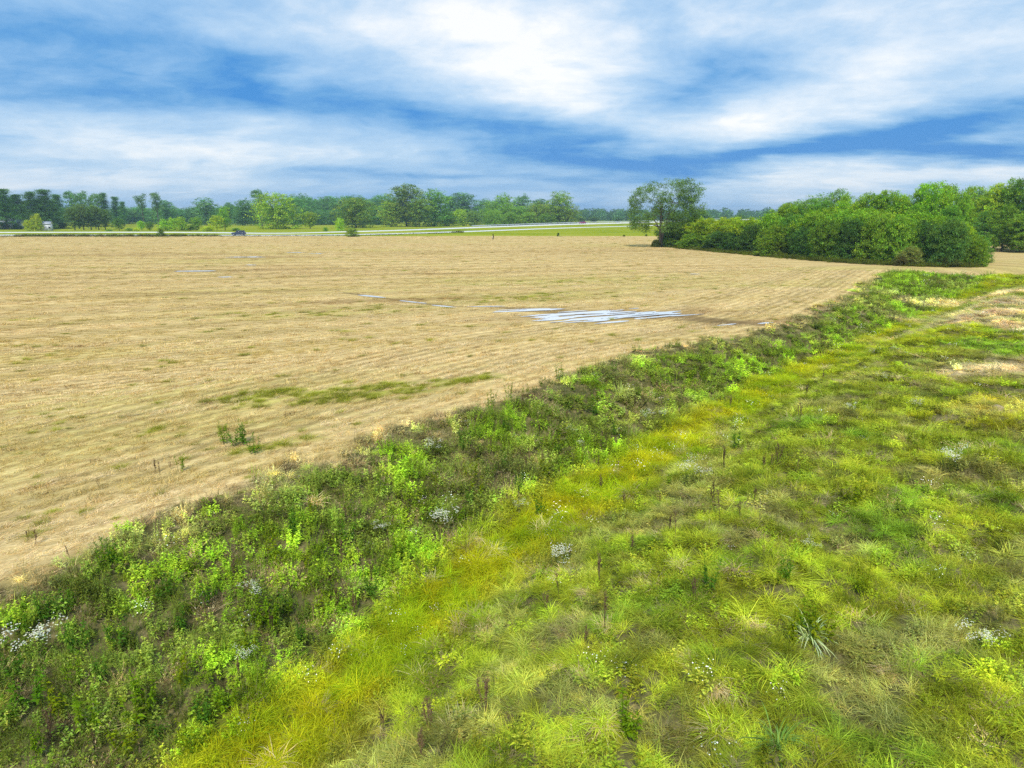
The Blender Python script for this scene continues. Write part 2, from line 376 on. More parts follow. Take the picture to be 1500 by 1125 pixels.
soil = t.ramp(t.math('ADD', t.math('MULTIPLY', n1, 0.5), t.math('MULTIPLY', n2, 0.5)), [(0.36, (0.06, 0.06, 0.022)), (0.5, (0.14, 0.13, 0.045)), (0.62, (0.26, 0.21, 0.10))])
soil = t.mix(t.attr('floor', out='Fac'), soil, t.ramp(n2, [(0.3, (0.10, 0.11, 0.012)), (0.7, (0.22, 0.22, 0.02))]))
soil = t.mix(t.attr('dry', out='Fac'), soil, (0.44, 0.34, 0.20))
m1 = t.noise(t.vec('MULTIPLY', pos, (0.02, 0.06, 0.0)), 1.0, 6, 0.6); m2 = t.noise(pos, 0.7, 4, 0.6)
mead = t.ramp(m1, [(0.3, (0.17, 0.25, 0.02)), (0.48, (0.28, 0.33, 0.015)), (0.62, (0.40, 0.40, 0.05)), (0.75, (0.50, 0.44, 0.12))])
mead = t.mix(0.35, mead, t.ramp(m2, [(0.3, (0.15, 0.20, 0.012)), (0.7, (0.36, 0.38, 0.02))]))
fine = t.noise(t.comb(t.math('MULTIPLY', sepu[0], 5.0), t.math('MULTIPLY', sepu[1], 13.0), 0.0), 1.0, 5, 0.75)
rv = t.node('ShaderNodeMix', data_type='FLOAT'); t.put(rv.inputs[0], t.mrange(deA, 11.0, 14.0, 1.0, 0.0)); t.l.new(sepu[1], rv.inputs[2]); t.l.new(deA, rv.inputs[3])
wob = t.math('ADD', t.math('MULTIPLY', t.noise(pos, 0.5, 3, 0.6), 0.9), t.math('MULTIPLY', t.noise(pos, 3.0, 4, 0.7), 0.55))
rowl = t.math('SINE', t.math('MULTIPLY', t.math('ADD', rv.outputs[0], wob), 8.3)); pas = t.math('SINE', t.math('MULTIPLY', t.math('ADD', rv.outputs[0], wob), 1.15))
rmix = t.math('ADD', t.math('MULTIPLY', rowl, t.mrange(n_r := t.noise(pos, 0.11, 4, 0.6), 0.35, 0.65, 0.08, 0.24)), t.math('MULTIPLY', pas, 0.12))
straw = t.mix(1.0, straw, t.vec('SCALE', (1.09, 1.09, 0.97), scale=t.math('ADD', rmix, 1.0)), 'MULTIPLY')
straw = t.mix(1.0, straw, t.ramp(fine, [(0.30, (0.66, 0.64, 0.60)), (0.5, (1.0, 1.0, 1.0)), (0.68, (1.22, 1.22, 1.24))]), 'MULTIPLY')
col = t.mix(t.attr('weed', out='Fac'), straw, soil); col = t.mix(t.attr('far', out='Fac'), col, mead)
bmp = t.node('ShaderNodeBump'); bmp.inputs['Strength'].default_value = 0.75; bmp.inputs['Distance'].default_value = 0.16
t.l.new(t.math('ADD', t.math('MULTIPLY', st1, 0.7), t.math('MULTIPLY', st2, 0.7)), bmp.inputs['Height'])
principled(t, col, 1.0, 0.0, normal=bmp.outputs[0])

def dry_patches(x, y):
    d = np.zeros_like(x)
    for px, py, rx, ry in ((1400, 472, 5.5, 2.2), (1480, 455, 6, 3.0), (1490, 545, 4.5, 2.2), (1480, 600, 2.5, 1.2), (1495, 480, 3, 2), (1440, 440, 9, 3), (1500, 440, 10, 4)):
        gx_, gy_, _ = DRY_AT[(px, py)]
        d = np.maximum(d, sstep(1.25, 0.25, np.hypot((x - gx_) / rx, (y - gy_) / ry) + (fbm(x, y, 0.7, 3, 60) - 0.5) * 0.9))
    return d
DRY_AT = {(px, py): ground_at(px, py) for px, py in ((1400, 472), (1480, 455), (1490, 545), (1480, 600), (1495, 480), (1440, 440), (1500, 440))}
g_floor, g_lb = weed_tint_zone(gx, gy, g_de, g_df); g_dry = dry_patches(gx, gy)
me = new_mesh('ground', np.stack([gx, gy, gzv], 1), GF, m_ground, {'gu': gu, 'gv': gv, 'de': g_de, 'weed': g_weed, 'far': g_far, 'green': g_green,
              'brown': g_brown, 'wet': wetness(gx, gy), 'floor': g_floor, 'dry': g_dry}, smooth=True)
struct(add('ground', me))

# ------------------------------------------------------------------ highway
m_conc, t = mat('concrete_road')
co = t.node('ShaderNodeNewGeometry').outputs['Position']
n = t.noise(co, 0.25, 6, 0.6)
principled(t, t.ramp(n, [(0.3, (0.62, 0.61, 0.58)), (0.7, (0.78, 0.77, 0.74))]), 0.7, 0.3)
M_WHITE = simple('white_paint', (0.80, 0.80, 0.80), 0.5, var=0.05); M_YEL = simple('yellow_paint', (0.62, 0.42, 0.04), 0.6, var=0.05)
def ribbon(P, off0, off1, dz):
    tn = np.gradient(P[:, :2], axis=0); tn /= np.linalg.norm(tn, axis=1, keepdims=True); nn = np.stack([-tn[:, 1], tn[:, 0]], 1)
    a = np.concatenate([P[:, :2] + nn * off0, P[:, 2:3] + dz], 1); b = np.concatenate([P[:, :2] + nn * off1, P[:, 2:3] + dz], 1)
    n = len(P); V = np.concatenate([a, b]); i = np.arange(n - 1); return V, np.stack([i, i + n, i + n + 1, i + 1][::-1], 1)
for nm, P in (('highway_near_carriageway', RN), ('highway_far_carriageway', RF)):
    mb = MB(); V1, F1 = ribbon(P, -RW, RW, 0.0); V2, F2 = ribbon(P, -RW - 0.25, RW + 0.25, -0.45)
    mb.put(V1, F1); n = len(P); i = np.arange(n - 1)
    VV = np.concatenate([V1, V2]); mb.put(VV, np.concatenate([np.stack([i, i + 1, i + 1 + 2 * n, i + 2 * n], 1), np.stack([i + n, i + 3 * n, i + 1 + 3 * n, i + 1 + n], 1)]))
    o = struct(add(nm, mb.mesh(nm, m_conc)))
    add('edge_line', MB.mesh((lambda b: (b.put(*ribbon(P, -3.75, -3.6, 0.008)), b)[1])(MB()), 'edge_line', M_WHITE), o)
    add('edge_line', MB.mesh((lambda b: (b.put(*ribbon(P, 3.6, 3.75, 0.008)), b)[1])(MB()), 'edge_line', M_YEL), o)
# guard rail along the far carriageway
M_GALV = simple('galvanised_steel', (0.62, 0.65, 0.66), 0.45, 0.5, 0.3, var=0.06)
def guard_rail(P, x0, x1, off, label):
    sel = P[(P[:, 0] > x0) & (P[:, 0] < x1)]
    s = np.concatenate([[0], np.cumsum(np.linalg.norm(np.diff(sel[:, :2], axis=0), axis=1))])
    tn = np.gradient(sel[:, :2], axis=0); tn /= np.linalg.norm(tn, axis=1, keepdims=True)
    Q = sel.copy(); Q[:, 0] -= tn[:, 1] * off; Q[:, 1] += tn[:, 0] * off
    root = empty('guard_rail', Q[0]); tag(root, label, 'guard rail')
    mb = MB()
    prof = [(0, .46), (.05, .50), (0.0, .57), (.0, .64), (.05, .70), (0, .76)]
    rows = []
    for dxn, zz in prof:
        rows.append(np.stack([Q[:, 0] + tn[:, 1] * dxn, Q[:, 1] - tn[:, 0] * dxn, Q[:, 2] + zz], 1) - Q[0])
    n = len(Q); V = np.concatenate(rows); i = np.arange(n - 1)
    mb.put(V, np.concatenate([np.stack([k * n + i, k * n + i + 1, (k + 1) * n + i + 1, (k + 1) * n + i], 1) for k in range(len(prof) - 1)]))
    add('beam', mb.mesh('beam', M_GALV), root)
    pm = MB(); pm.box(-.06, .06, -.05, .05, -.4, .74); pme = pm.mesh('post', M_GALV)
    for d in np.arange(1, s[-1], 3.81):
        p = [np.interp(d, s, Q[:, k]) for k in range(3)]
        tx = np.interp(d, s, tn[:, 0]); ty = np.interp(d, s, tn[:, 1])
        add('post', pme, root, (p[0] - ty * .09 - Q[0][0], p[1] + tx * .09 - Q[0][1], p[2] - Q[0][2]))
guard_rail(RF, -18, 150, RW - 0.4, 'long galvanised guard rail along the far edge of the highway')

# ------------------------------------------------------------------ puddles in the stubble
m_water, t = mat('puddle_water')
p = principled(t, (0.76, 0.75, 0.73), 0.24, 0.5); p.inputs['IOR'].default_value = 1.85
co = t.node('ShaderNodeNewGeometry').outputs['Position']; b = t.node('ShaderNodeBump'); b.inputs['Strength'].default_value = 0.03; b.inputs['Distance'].default_value = 0.02
t.l.new(t.noise(co, 5.0, 3, 0.5), b.inputs['Height']); t.l.new(b.outputs[0], p.inputs['Normal'])
def puddle(px, py, L, Wd, ang, seed, thr=0.5, stripes=2.0):
    cx, cy, cz = ground_at(px, py); ca, sa = math.cos(ang), math.sin(ang)
    cu, cv = 0.10, 0.045; nu, nv = int(L / cu), int(Wd / cv)
    u = (np.arange(nu + 1) / nu - .5) * L; v = (np.arange(nv + 1) / nv - .5) * Wd
    U, Vv = np.meshgrid(u, v); X = cx + U * ca - Vv * sa; Y = cy + U * sa + Vv * ca
    f = 0.15 * np.sin(Vv * 6.6 + 9 * fbm(U * .5, Vv, .5, 2, seed)) * sstep(.8, 2.5, Wd) + 0.10 * (fbm(U * 2, Vv * 3, 1.5, 2, seed) - .5) + fbm(U * .8 + seed * 31, Vv * stripes + seed * 17, 0.55, 3, seed) * 0.35 + fbm(U * .22 + seed, Vv * 2.4 + seed, 0.8, 3, seed + 3) * 0.65
    e = np.hypot(U / (L / 2), Vv / (Wd / 2)); f = f - 0.42 * sstep(0.45, 1.05, e)
    keep = (f[:-1, :-1] + f[1:, 1:] + f[1:, :-1] + f[:-1, 1:]) / 4 > thr
    q = (np.arange(nv)[:, None] * (nu + 1) + np.arange(nu)[None]); q = q[keep]
    if not len(q): return None
    F = np.stack([q, q + 1, q + nu + 2, q + nu + 1], 1)
    used = np.unique(F); remap = np.zeros(U.size, int); remap[used] = np.arange(len(used))
    Z = np.full(len(used), 0.0); xs_, ys_ = X.ravel()[used], Y.ravel()[used]
    Z[:] = land(xs_, ys_)[0].max() + 0.006
    o = add('puddle', new_mesh('puddle', np.stack([xs_, ys_, Z], 1), remap[F], m_water)); struct(o); return o
PUD = [(860, 463, 11.5, 6.5, 0.46, 1, 0.37, 2.2), (950, 462, 7.5, 3.6, 0.50, 2, 0.36, 2.6), (770, 455, 7.5, 1.9, 0.24, 3, 0.36, 2.2),
       (650, 449, 3.6, 0.7, -0.62, 4, 0.34, 1.5), (605, 443, 4.2, 0.55, -0.64, 15, 0.36, 1.5), (545, 435, 4.6, 0.8, -0.66, 5, 0.34, 1.5), (712, 449, 4.0, .5, .1, 16, .36, 1.5), (800, 462, 3.4, .8, .42, 17, .36, 1.5), (900, 473, 4.2, .8, .46, 18, .36, 1.5), (1122, 474, 1.7, 0.5, 0.5, 6, 0.30, 1.5),
       (285, 398, 6.0, 1.8, 0.05, 7, 0.32, 1.2), (330, 406, 2.2, 1.4, 0.0, 8, 0.34, 1.2), (362, 377, 6.5, 3.0, 0.05, 9, 0.30, 1.0),
       (366, 389, 3.4, 1.8, 0.0, 10, 0.34, 1.0), (1017, 402, 1.6, 0.7, 0.1, 11, 0.30, 1.2), (435, 370, 4.0, 2.4, 0.0, 12, 0.32, 1.0), (462, 372, 3.5, 2.0, 0.0, 13, 0.32, 1.0), (1065, 476, 2.2, .35, .5, 14, .40, 1.5)]
for q in PUD: puddle(*q)

# ================================================================== plants: mesh makers
def blades(rng, n, rad, lmin, lmax, w, lean0, lean1, droop, az=None, azsd=0.6, tw=0.25, zoff=0.0):
    """arching blades: 4 rows of points, 3 quads each"""
    r = rad * np.sqrt(rng.rand(n)); a0 = rng.rand(n) * 2 * pi
    base = np.stack([r * np.cos(a0), r * np.sin(a0), np.full(n, zoff)], 1)
    a = rng.rand(n) * 2 * pi if az is None else az + rng.randn(n) * azsd
    L = rng.uniform(lmin, lmax, n); lean = rng.uniform(lean0, lean1, n); dr = droop * rng.uniform(0.6, 1.4, n)
    side = np.stack([-np.sin(a), np.cos(a), np.zeros(n)], 1)
    S = [0, 0.38, 0.72, 1.0]; wid = [0.8, 1.0, 0.7, 0.06]; V = np.zeros((n, 8, 3)); p = base.copy(); prev = 0
    ww = w * rng.uniform(0.6, 1.3, n)
    for k, s in enumerate(S):
        if k:
            sm = (s + prev) / 2; ang = pi / 2 - lean - dr * sm
            p = p + (np.stack([np.cos(a) * np.cos(ang), np.sin(a) * np.cos(ang), np.sin(ang)], 1) * (L * (s - prev))[:, None])
            p[:, 2] = np.maximum(p[:, 2], 0.01 + zoff * 0)
        prev = s
        off = side * (ww * wid[k] / 2)[:, None]; off[:, 2] += ww * wid[k] * tw * rng.uniform(-1, 1, n)
        V[:, 2 * k] = p - off; V[:, 2 * k + 1] = p + off
    f = np.array([[0, 1, 3, 2], [2, 3, 5, 4], [4, 5, 7, 6]])
    F = (np.arange(n)[:, None, None] * 8 + f[None]).reshape(-1, 4)
    tone = rng.uniform(0.65, 1.35, n); C = np.stack([tone * rng.uniform(0.9, 1.15, n), tone, tone * rng.uniform(0.7, 1.2, n)], 1)
    return V.reshape(-1, 3), F, np.repeat(C, 8, 0)
def leaves(rng, P, dirs, L, w, droop=0.5, tone=(0.75, 1.25), Cm=None):
    """pointed leaves folded along the rib, from points P towards dirs: 6 points, 2 quads... per leaf"""
    n = len(P); dirs = dirs / (np.linalg.norm(dirs, axis=1, keepdims=True) + 1e-9)
    side = np.cross(dirs, np.array([0, 0, 1.0]) + rng.randn(n, 3) * 0.35); side /= np.linalg.norm(side, axis=1, keepdims=True) + 1e-9
    up = np.cross(side, dirs); L = np.broadcast_to(L, (n,))[:, None] * rng.uniform(0.7, 1.3, (n, 1)); W = np.broadcast_to(w, (n,))[:, None] * rng.uniform(0.7, 1.3, (n, 1))
    mid = P + dirs * L * 0.45; tip = P + dirs * L; tip[:, 2:3] -= L * droop * rng.uniform(0.3, 1.2, (n, 1))
    V = np.stack([P, mid + side * W / 2 + up * W * 0.18, tip, mid - side * W / 2 + up * W * 0.18], 1)
    F = np.arange(n)[:, None] * 4 + np.array([[0, 1, 2, 3]])
    tn = rng.uniform(tone[0], tone[1], n); C = np.stack([tn * rng.uniform(0.85, 1.15, n), tn, tn * rng.uniform(0.7, 1.2, n)], 1)
    if Cm is not None: C = C * Cm
    return V.reshape(-1, 3), F, np.repeat(C, 4, 0)
def rdirs(rng, n, zb=0.0):
    v = rng.randn(n, 3); v[:, 2] += zb; return v / (np.linalg.norm(v, axis=1, keepdims=True) + 1e-9)
def stems_with_leaves(mb, rng, ns, h0, h1, spread, per, L, w, droop=0.6, stem_r=0.004, lean=0.25, bunch=0.0, stemC=(0.7, 0.7, 0.6), up=0.25, mbs=None):
    for _ in range(ns):
        a = rng.rand() * 2 * pi; h = rng.uniform(h0, h1); ln = rng.rand() * lean
        b = np.array([math.cos(a), math.sin(a), 0]) * spread * math.sqrt(rng.rand()); t_ = b + np.array([math.cos(a) * ln * h, math.sin(a) * ln * h, h])
        pts = [b, (b + t_) / 2 + np.array([0, 0, h * .05]), t_]; (mbs or mb).tube(pts, [stem_r, stem_r * .8, stem_r * .4], 3, stemC)
        s = rng.rand(per) ** (1 - bunch * 0.6); s = 0.12 + 0.88 * s
        P = b + (t_ - b) * s[:, None]; an = np.arange(per) * 2.4 + rng.rand() * 6
        d = np.stack([np.cos(an), np.sin(an), up + rng.uniform(-.3, .5, per) + s * .4], 1)
        mb.put(*leaves(rng, P, d, L * (1.15 - .6 * s), w * (1.1 - .5 * s), droop))

rng = np.random.RandomState(11)
src = D.collections.new('ground_cover_kinds')       # kinds for the uncountable growth
def kind(name, mb, m):
    o = D.objects.new(name, mb.mesh(name, m)); src.objects.link(o); return o
KINDS = []
def K(fn, m=None):
    mb = MB(); fn(mb); KINDS.append(kind('kind_%02d' % len(KINDS), mb, m or M_COVER)); return len(KINDS) - 1
grass_up = [K(lambda mb: mb.put(*blades(rng, 105, .17, .25, .55, .0065, .05, .6, 1.5))) for _ in range(3)]
grass_arch = [K(lambda mb: mb.put(*blades(rng, 90, .12, .35, .70, .008, .15, .9, 2.0))) for _ in range(3)]
def _mat(mb):
    az = rng.rand() * 6.28
    mb.put(*blades(rng, 105, .25, .22, .5, .0065, .9, 1.45, .7, az, .5)); mb.put(*blades(rng, 20, .2, .2, .4, .008, .2, .9, 1.2))
grass_mat = [K(_mat) for _ in range(3)]
def _weed(mb): stems_with_leaves(mb, rng, 8, .22, .55, .20, 13, .11, .040)
weed_low = [K(_weed) for _ in range(3)]
def _feath(mb): stems_with_leaves(mb, rng, 8, .35, .75, .17, 34, .055, .011, .4, up=.5)
weed_feather = [K(_feath) for _ in range(3)]
def _brush(mb):
    for _ in range(26):
        a = rng.rand() * 6.28; l = rng.uniform(.25, .6); e = rng.uniform(.1, 1.2); b = np.array([rng.randn() * .09, rng.randn() * .09, 0]); q = b + l * np.array([math.cos(a) * math.cos(e), math.sin(a) * math.cos(e), math.sin(e)])
        mb.tube([b, (b + q) / 2 + rng.randn(3) * .03, q], [.0045, .0035, .0015], 3, (.9, .9, .9))
        P = b + (q - b) * rng.uniform(.4, 1, 7)[:, None]; mb.put(*leaves(rng, P, rdirs(rng, 7), .035, .012, .8))
brush = [K(_brush) for _ in range(2)]
def _straw(mb):
    mb.put(*blades(rng, 60, .26, .10, .32, .007, 1.15, 1.54, .2, 0.0, .5, tw=.5)); mb.put(*blades(rng, 14, .24, .05, .11, .008, 0, .4, .2))
straw_k = [K(_straw, M_STRAWI) for _ in range(3)]
def _stub(mb): mb.put(*blades(rng, 26, .22, .10, .26, .009, 0, .7, .5)); mb.put(*blades(rng, 18, .25, .2, .4, .009, 1.1, 1.5, .3, 0.0, .5, tw=.5))
stub_k = [K(_stub, M_STRAWI) for _ in range(2)]
def _flw(mb):
    mb.put(*blades(rng, 12, .12, .2, .5, .006, .0, .5, .5)); P = np.stack([rng.randn(26) * .13, rng.randn(26) * .13, rng.uniform(.3, .55, 26)], 1)
    mb.put(*leaves(rng, P, rdirs(rng, 26, .3), .026, .024, .2, Cm=np.array([[6, 4.6, 18.0]])))
flw_k = [K(_flw)]

def scatter(name, P, rot, scl, idx, tint, label, cat):
    me = D.meshes.new(name); n = len(P); me.vertices.add(n); me.vertices.foreach_set('co', np.asarray(P, np.float32).ravel())
    a = me.attributes.new('rot', 'FLOAT_VECTOR', 'POINT'); a.data.foreach_set('vector', np.asarray(rot, np.float32).ravel())
    a = me.attributes.new('scl', 'FLOAT_VECTOR', 'POINT'); a.data.foreach_set('vector', np.asarray(scl, np.float32).ravel())
    a = me.attributes.new('idx', 'INT', 'POINT'); a.data.foreach_set('value', np.asarray(idx, np.int32))
    a = me.attributes.new('tint', 'FLOAT_COLOR', 'POINT'); a.data.foreach_set('color', np.concatenate([tint, np.ones((n, 1))], 1).astype(np.float32).ravel())
    o = add(name, me); o['kind'] = 'stuff'; tag(o, label, cat)
    ng = D.node_groups.new(name, 'GeometryNodeTree')
    ng.interface.new_socket('Geometry', in_out='INPUT', socket_type='NodeSocketGeometry'); ng.interface.new_socket('Geometry', in_out='OUTPUT', socket_type='NodeSocketGeometry')
    gi = ng.nodes.new('NodeGroupInput'); go = ng.nodes.new('NodeGroupOutput'); ip = ng.nodes.new('GeometryNodeInstanceOnPoints'); ci = ng.nodes.new('GeometryNodeCollectionInfo')
    ci.inputs['Collection'].default_value = src; ci.inputs['Separate Children'].default_value = True; ci.inputs['Reset Children'].default_value = True
    def na(nm, dt):
        q = ng.nodes.new('GeometryNodeInputNamedAttribute'); q.data_type = dt; q.inputs['Name'].default_value = nm; return q.outputs['Attribute']
    L = ng.links.new
    L(gi.outputs[0], ip.inputs['Points']); L(ci.outputs[0], ip.inputs['Instance']); ip.inputs['Pick Instance'].default_value = True
    L(na('idx', 'INT'), ip.inputs['Instance Index']); L(na('scl', 'FLOAT_VECTOR'), ip.inputs['Scale'])
    er = ng.nodes.new('FunctionNodeEulerToRotation'); L(na('rot', 'FLOAT_VECTOR'), er.inputs[0]); L(er.outputs[0], ip.inputs['Rotation'])
    L(ip.outputs[0], go.inputs[0])
    md = o.modifiers.new('growth', 'NODES'); md.node_group = ng; return o

# ------------------------------------------------------------------ the weedy ditch and banks
def sample(n, x0, x1, y0, y1):
    return rng.uniform(x0, x1, n), rng.uniform(y0, y1, n)
def visible(x, y, m=4.0): return (np.abs(x) < 0.80 * y + m)
def pickc(pal, w, n):
    w = np.asarray(w, float); k = np.array([rng.choice(len(pal), p=w / w.sum()) for _ in range(n)]); return np.asarray(pal)[k]
def choose(groups, probs):
    """groups: list of index lists; probs (n,len(groups))"""
    n = len(probs); c = np.cumsum(probs, 1); c /= c[:, -1:]; g = (rng.rand(n)[:, None] > c).sum(1)
    return g
GROUPS = [grass_up, grass_arch, grass_mat, weed_low, weed_feather, brush, flw_k]
bands = [(3.5, 16, 34, 0.80), (16, 26, 26, 0.95), (26, 42, 15, 1.25), (42, 64, 8.0, 1.7), (64, 92, 5.0, 2.2)]
PX, PY, SS = [], [], []
for y0, y1, dens, sc in bands:
    X0, X1 = -0.80 * y1 - 4, 0.80 * y1 + 4; n = int((X1 - X0) * (y1 - y0) * dens); x, y = sample(n, X0, X1, y0, y1)
    k = visible(x, y); x, y = x[k], y[k]; PX.append(x); PY.append(y); SS.append(np.full(len(x), sc))
x, y, ss = np.concatenate(PX), np.concatenate(PY), np.concatenate(SS)
z, de, df, dw, weed, far, dn = land(x, y)
k = (weed > 0.45) & (rng.rand(len(x)) < 0.25 + 0.75 * weed)
x, y, ss, z, de, df = x[k], y[k], ss[k], z[k], de[k], df[k]
fl, lb = weed_tint_zone(x, y, de, df); dry = dry_patches(x, y)
rb = (1 - fl) * (1 - lb)
nA = fbm(x, y, 0.6, 3, 70); nB = fbm(x, y, 0.8, 3, 71); nC = fbm(x, y, 0.16, 3, 72); nD = fbm(x, y, 1.5, 2, 73)
top = sstep(-1.9, -0.3, de + (nB - .5) * 1.5) * lb                # dry fringe along the field
bare = sstep(0.56, 0.70, nB) * lb * (1 - .75 * sstep(26, 40, y))                                  # dead brown brush and bare gaps on the bank
one = np.ones_like(x)
pr = np.stack([
    0.10 * lb + 0.55 * fl + 0.40 * rb, 0.10 * lb + 0.50 * fl + (0.20 + .3 * sstep(.5, .6, nA)) * rb,
    0.10 * lb + 0.7 * top + 0.05 * fl + (0.75 + 0.5 * sstep(.5, .65, nB)) * rb + dry * 2.0,
    lb * (0.9 + 1.2 * sstep(.48, .62, nA)) * (1 - .8 * top) + 0.55 * rb * sstep(.45, .6, nD), lb * (0.35 + .8 * sstep(.5, .62, nD)) * (1 - .7 * top) + 0.16 * rb,
    lb * ((0.17 + 0.4 * top) * (1 - .7 * sstep(26, 40, y)) + 1.1 * bare) + 0.05 * rb + 0.10 * rb * sstep(.6, .7, nA), 0.012 * one + .03 * rb * sstep(.58, .68, nD) * sstep(20, 40, y)], 1)
g = choose(GROUPS, pr)
idx = np.array([GROUPS[a][rng.randint(len(GROUPS[a]))] for a in g])
n = len(x)
c_fl = np.where((rng.rand(n) < sstep(.35, .65, nB))[:, None], [.335, .345, .010], [.25, .32, .010]) * (1 + .0 * one)[:, None]
c_fl = c_fl * (1 - .15 * sstep(.5, .7, nD))[:, None]
c_rb = np.array([.245, .29, .024])[None] * one[:, None]
c_rb = c_rb + (np.array([.31, .335, .014]) - c_rb) * (sstep(.46, .62, nC) * (.25 + .5 * sstep(25, 45, y)))[:, None]
c_rb = c_rb + (np.array([.13, .225, .02]) - c_rb) * sstep(.52, .68, nA)[:, None] * .7
c_rb = c_rb + (np.array([.27, .25, .085]) - c_rb) * (sstep(.50, .66, nB) * .7 * sstep(45, 28, y))[:, None]
c_lb = np.array([.155, .20, .03])[None] * one[:, None]
c_lb = c_lb + (np.array([.20, .29, .020]) - c_lb) * np.maximum(sstep(.47, .60, nA), .6 * sstep(26, 42, y))[:, None]
c_lb = c_lb + (np.array([.24, .19, .09]) - c_lb) * sstep(.52, .64, nC)[:, None] * .35
c_lb = c_lb + (np.array([.46, .35, .19]) - c_lb) * (top * .75 * sstep(.35, .6, nD + .1))[:, None]
near_ = sstep(5.5, 1.0, np.abs(df)) * rb; c_rb = c_rb + (np.array([.285, .335, .012]) - c_rb) * (near_ * .25)[:, None]
tint = c_fl * fl[:, None] + c_lb * lb[:, None] + c_rb * rb[:, None]
isb = (g == 5); tint[isb] = np.array([.24, .185, .095]) * rng.uniform(.5, 1.6, (isb.sum(), 1))
tint = tint + (np.array([.56, .45, .28]) - tint) * (dry * .9)[:, None]
# a brighter flush of fresh growth on the far right shoulder
fr = ground_at(1470, 507); q = sstep(1.2, .5, np.hypot((x - fr[0]) / 4.0, (y - fr[1]) / 1.8) + (nD - .5)); tint = tint + (np.array([.19, .33, .02]) - tint) * (q * .75)[:, None]
fr = ground_at(1470, 600); q = sstep(1.2, .3, np.hypot((x - fr[0]) / 4.0, (y - fr[1]) / 3) + (nD - .5)); tint = tint + (np.array([.40, .39, .015]) - tint) * (q * .7)[:, None]
sw = (rng.rand(n) < 0.04) & (g < 3); tint[sw] = np.array([.40, .33, .17]) * rng.uniform(.6, 1.1, (sw.sum(), 1))
tint[g == 6] = np.array([.125, .16, .036])
nE = fbm(x, y, 2.2, 2, 75); tint *= np.where(fl > .5, 1.78, np.where(lb > .5, 1.95, 1.68))[:, None] * (1 + (rng.uniform(.55, 1.5, (n, 1)) - 1) * np.where(fl > .5, .5, 1)[:, None]) * (1 + (.62 + .85 * sstep(.32, .68, nE) - 1) * np.where(fl > .5, .4, np.where(lb > .5, 1.0, .75)))[:, None] * rng.uniform(.92, 1.08, (n, 3))
s = ss * rng.uniform(.6, 1.25, n) * (1 - .25 * top); hz = rng.uniform(.75, 1.2, n) * np.where(fl > .5, 1.05, np.where(lb > .5, .85, .62)) * np.where(ss > 1.6, .45, np.where(ss > 1.2, .65, 1))
rot = np.stack([rng.randn(n) * .12, rng.randn(n) * .12, rng.rand(n) * 2 * pi], 1)
P = np.stack([x, y, z - .02], 1)
for sel, nm, lab in ((fl > .5, 'ditch_floor_grass', 'yellow green rank grass filling the floor of the ditch'),
                     ((fl <= .5) & (lb > .5), 'field_bank_weeds', 'dark green weeds and brown brush on the ditch bank below the stubble'),
                     ((fl <= .5) & (lb <= .5), 'verge_grass', 'matted green and tan rough grass on the wide verge across the ditch')):
    scatter(nm, P[sel], rot[sel], np.stack([s, s, s * hz], 1)[sel], idx[sel], tint[sel], lab, 'grass' if 'weeds' not in nm else 'weeds')
print('cover', n)

# ------------------------------------------------------------------ straw lying on the stubble field
PX, PY, SS = [], [], []
for y0, y1, dens, sc in ((9, 24, 30, .8), (24, 40, 16, 1.0), (40, 62, 6, 1.5), (62, 100, 4.0, 1.8), (100, 170, 1.3, 2.3), (170, 250, .5, 2.8)):
    X0, X1 = -0.80 * y1 - 4, 0.80 * y1 + 4; m = int((X1 - X0) * (y1 - y0) * dens); xa, ya = sample(m, X0, X1, y0, y1)
    k = visible(xa, ya); PX.append(xa[k]); PY.append(ya[k]); SS.append(np.full(k.sum(), sc))
x, y, ss = np.concatenate(PX), np.concatenate(PY), np.concatenate(SS)
z, de, df, dw, weed, far, dn = land(x, y); u, v2 = row_coords(x, y, de)
head = sstep(14.5, 10, de); vv = np.where(rng.rand(len(x)) < head, de * 1.7, v2 * 1.7); uu = np.where(head > .5, (x + y) * .12, u * .12)
wr = fbm(uu, vv, 1.0, 3, 90) * .6 + .2 + .20 * np.sin(np.where(head > .5, de, v2) * 8.3 + 2 * fbm(x, y, .5, 2, 3))                                          # windrows
k = (weed < .5) & (rng.rand(len(x)) < .40 + .60 * sstep(.36, .62, wr)); k &= ~((y > 92) & (x > 40))
gP, bP = field_patches(x, y)
pud = np.zeros(len(x))
for q in PUD[:3]:
    cx, cy, _ = ground_at(q[0], q[1]); ca, sa = math.cos(q[4]), math.sin(q[4]); U = (x - cx) * ca + (y - cy) * sa; V_ = -(x - cx) * sa + (y - cy) * ca
    pud = np.maximum(pud, (np.hypot(U / (q[2] * .5), V_ / (q[3] * .55)) < 1) * 1.0)
k &= (rng.rand(len(x)) > pud * .8) & (rng.rand(len(x)) > .9 * wetness(x, y))
x, y, ss, z, de, u, v2, head, wr, gP, bP = [a[k] for a in (x, y, ss, z, de, u, v2, head, wr, gP, bP)]
n = len(x); nA = fbm(u * .2, v2, .5, 3, 95); nB = fbm(x, y, .5, 3, 96)
tint = np.array([.60, .435, .215])[None] + (np.array([.78, .63, .40]) - np.array([.60, .435, .215]))[None] * sstep(.45, .65, wr)[:, None]
tint = tint + (np.array([.46, .355, .11]) - tint) * (sstep(.45, .62, nA) * .55)[:, None]
tint = tint + (np.array([.34, .20, .085]) - tint) * (bP * .7)[:, None]
isg = rng.rand(n) < (.004 + .7 * sstep(.3, .9, gP) + .02 * sstep(.5, .62, nB)); tint[isg] = np.array([.36, .38, .05]) * rng.uniform(.7, 1.2, (isg.sum(), 1))
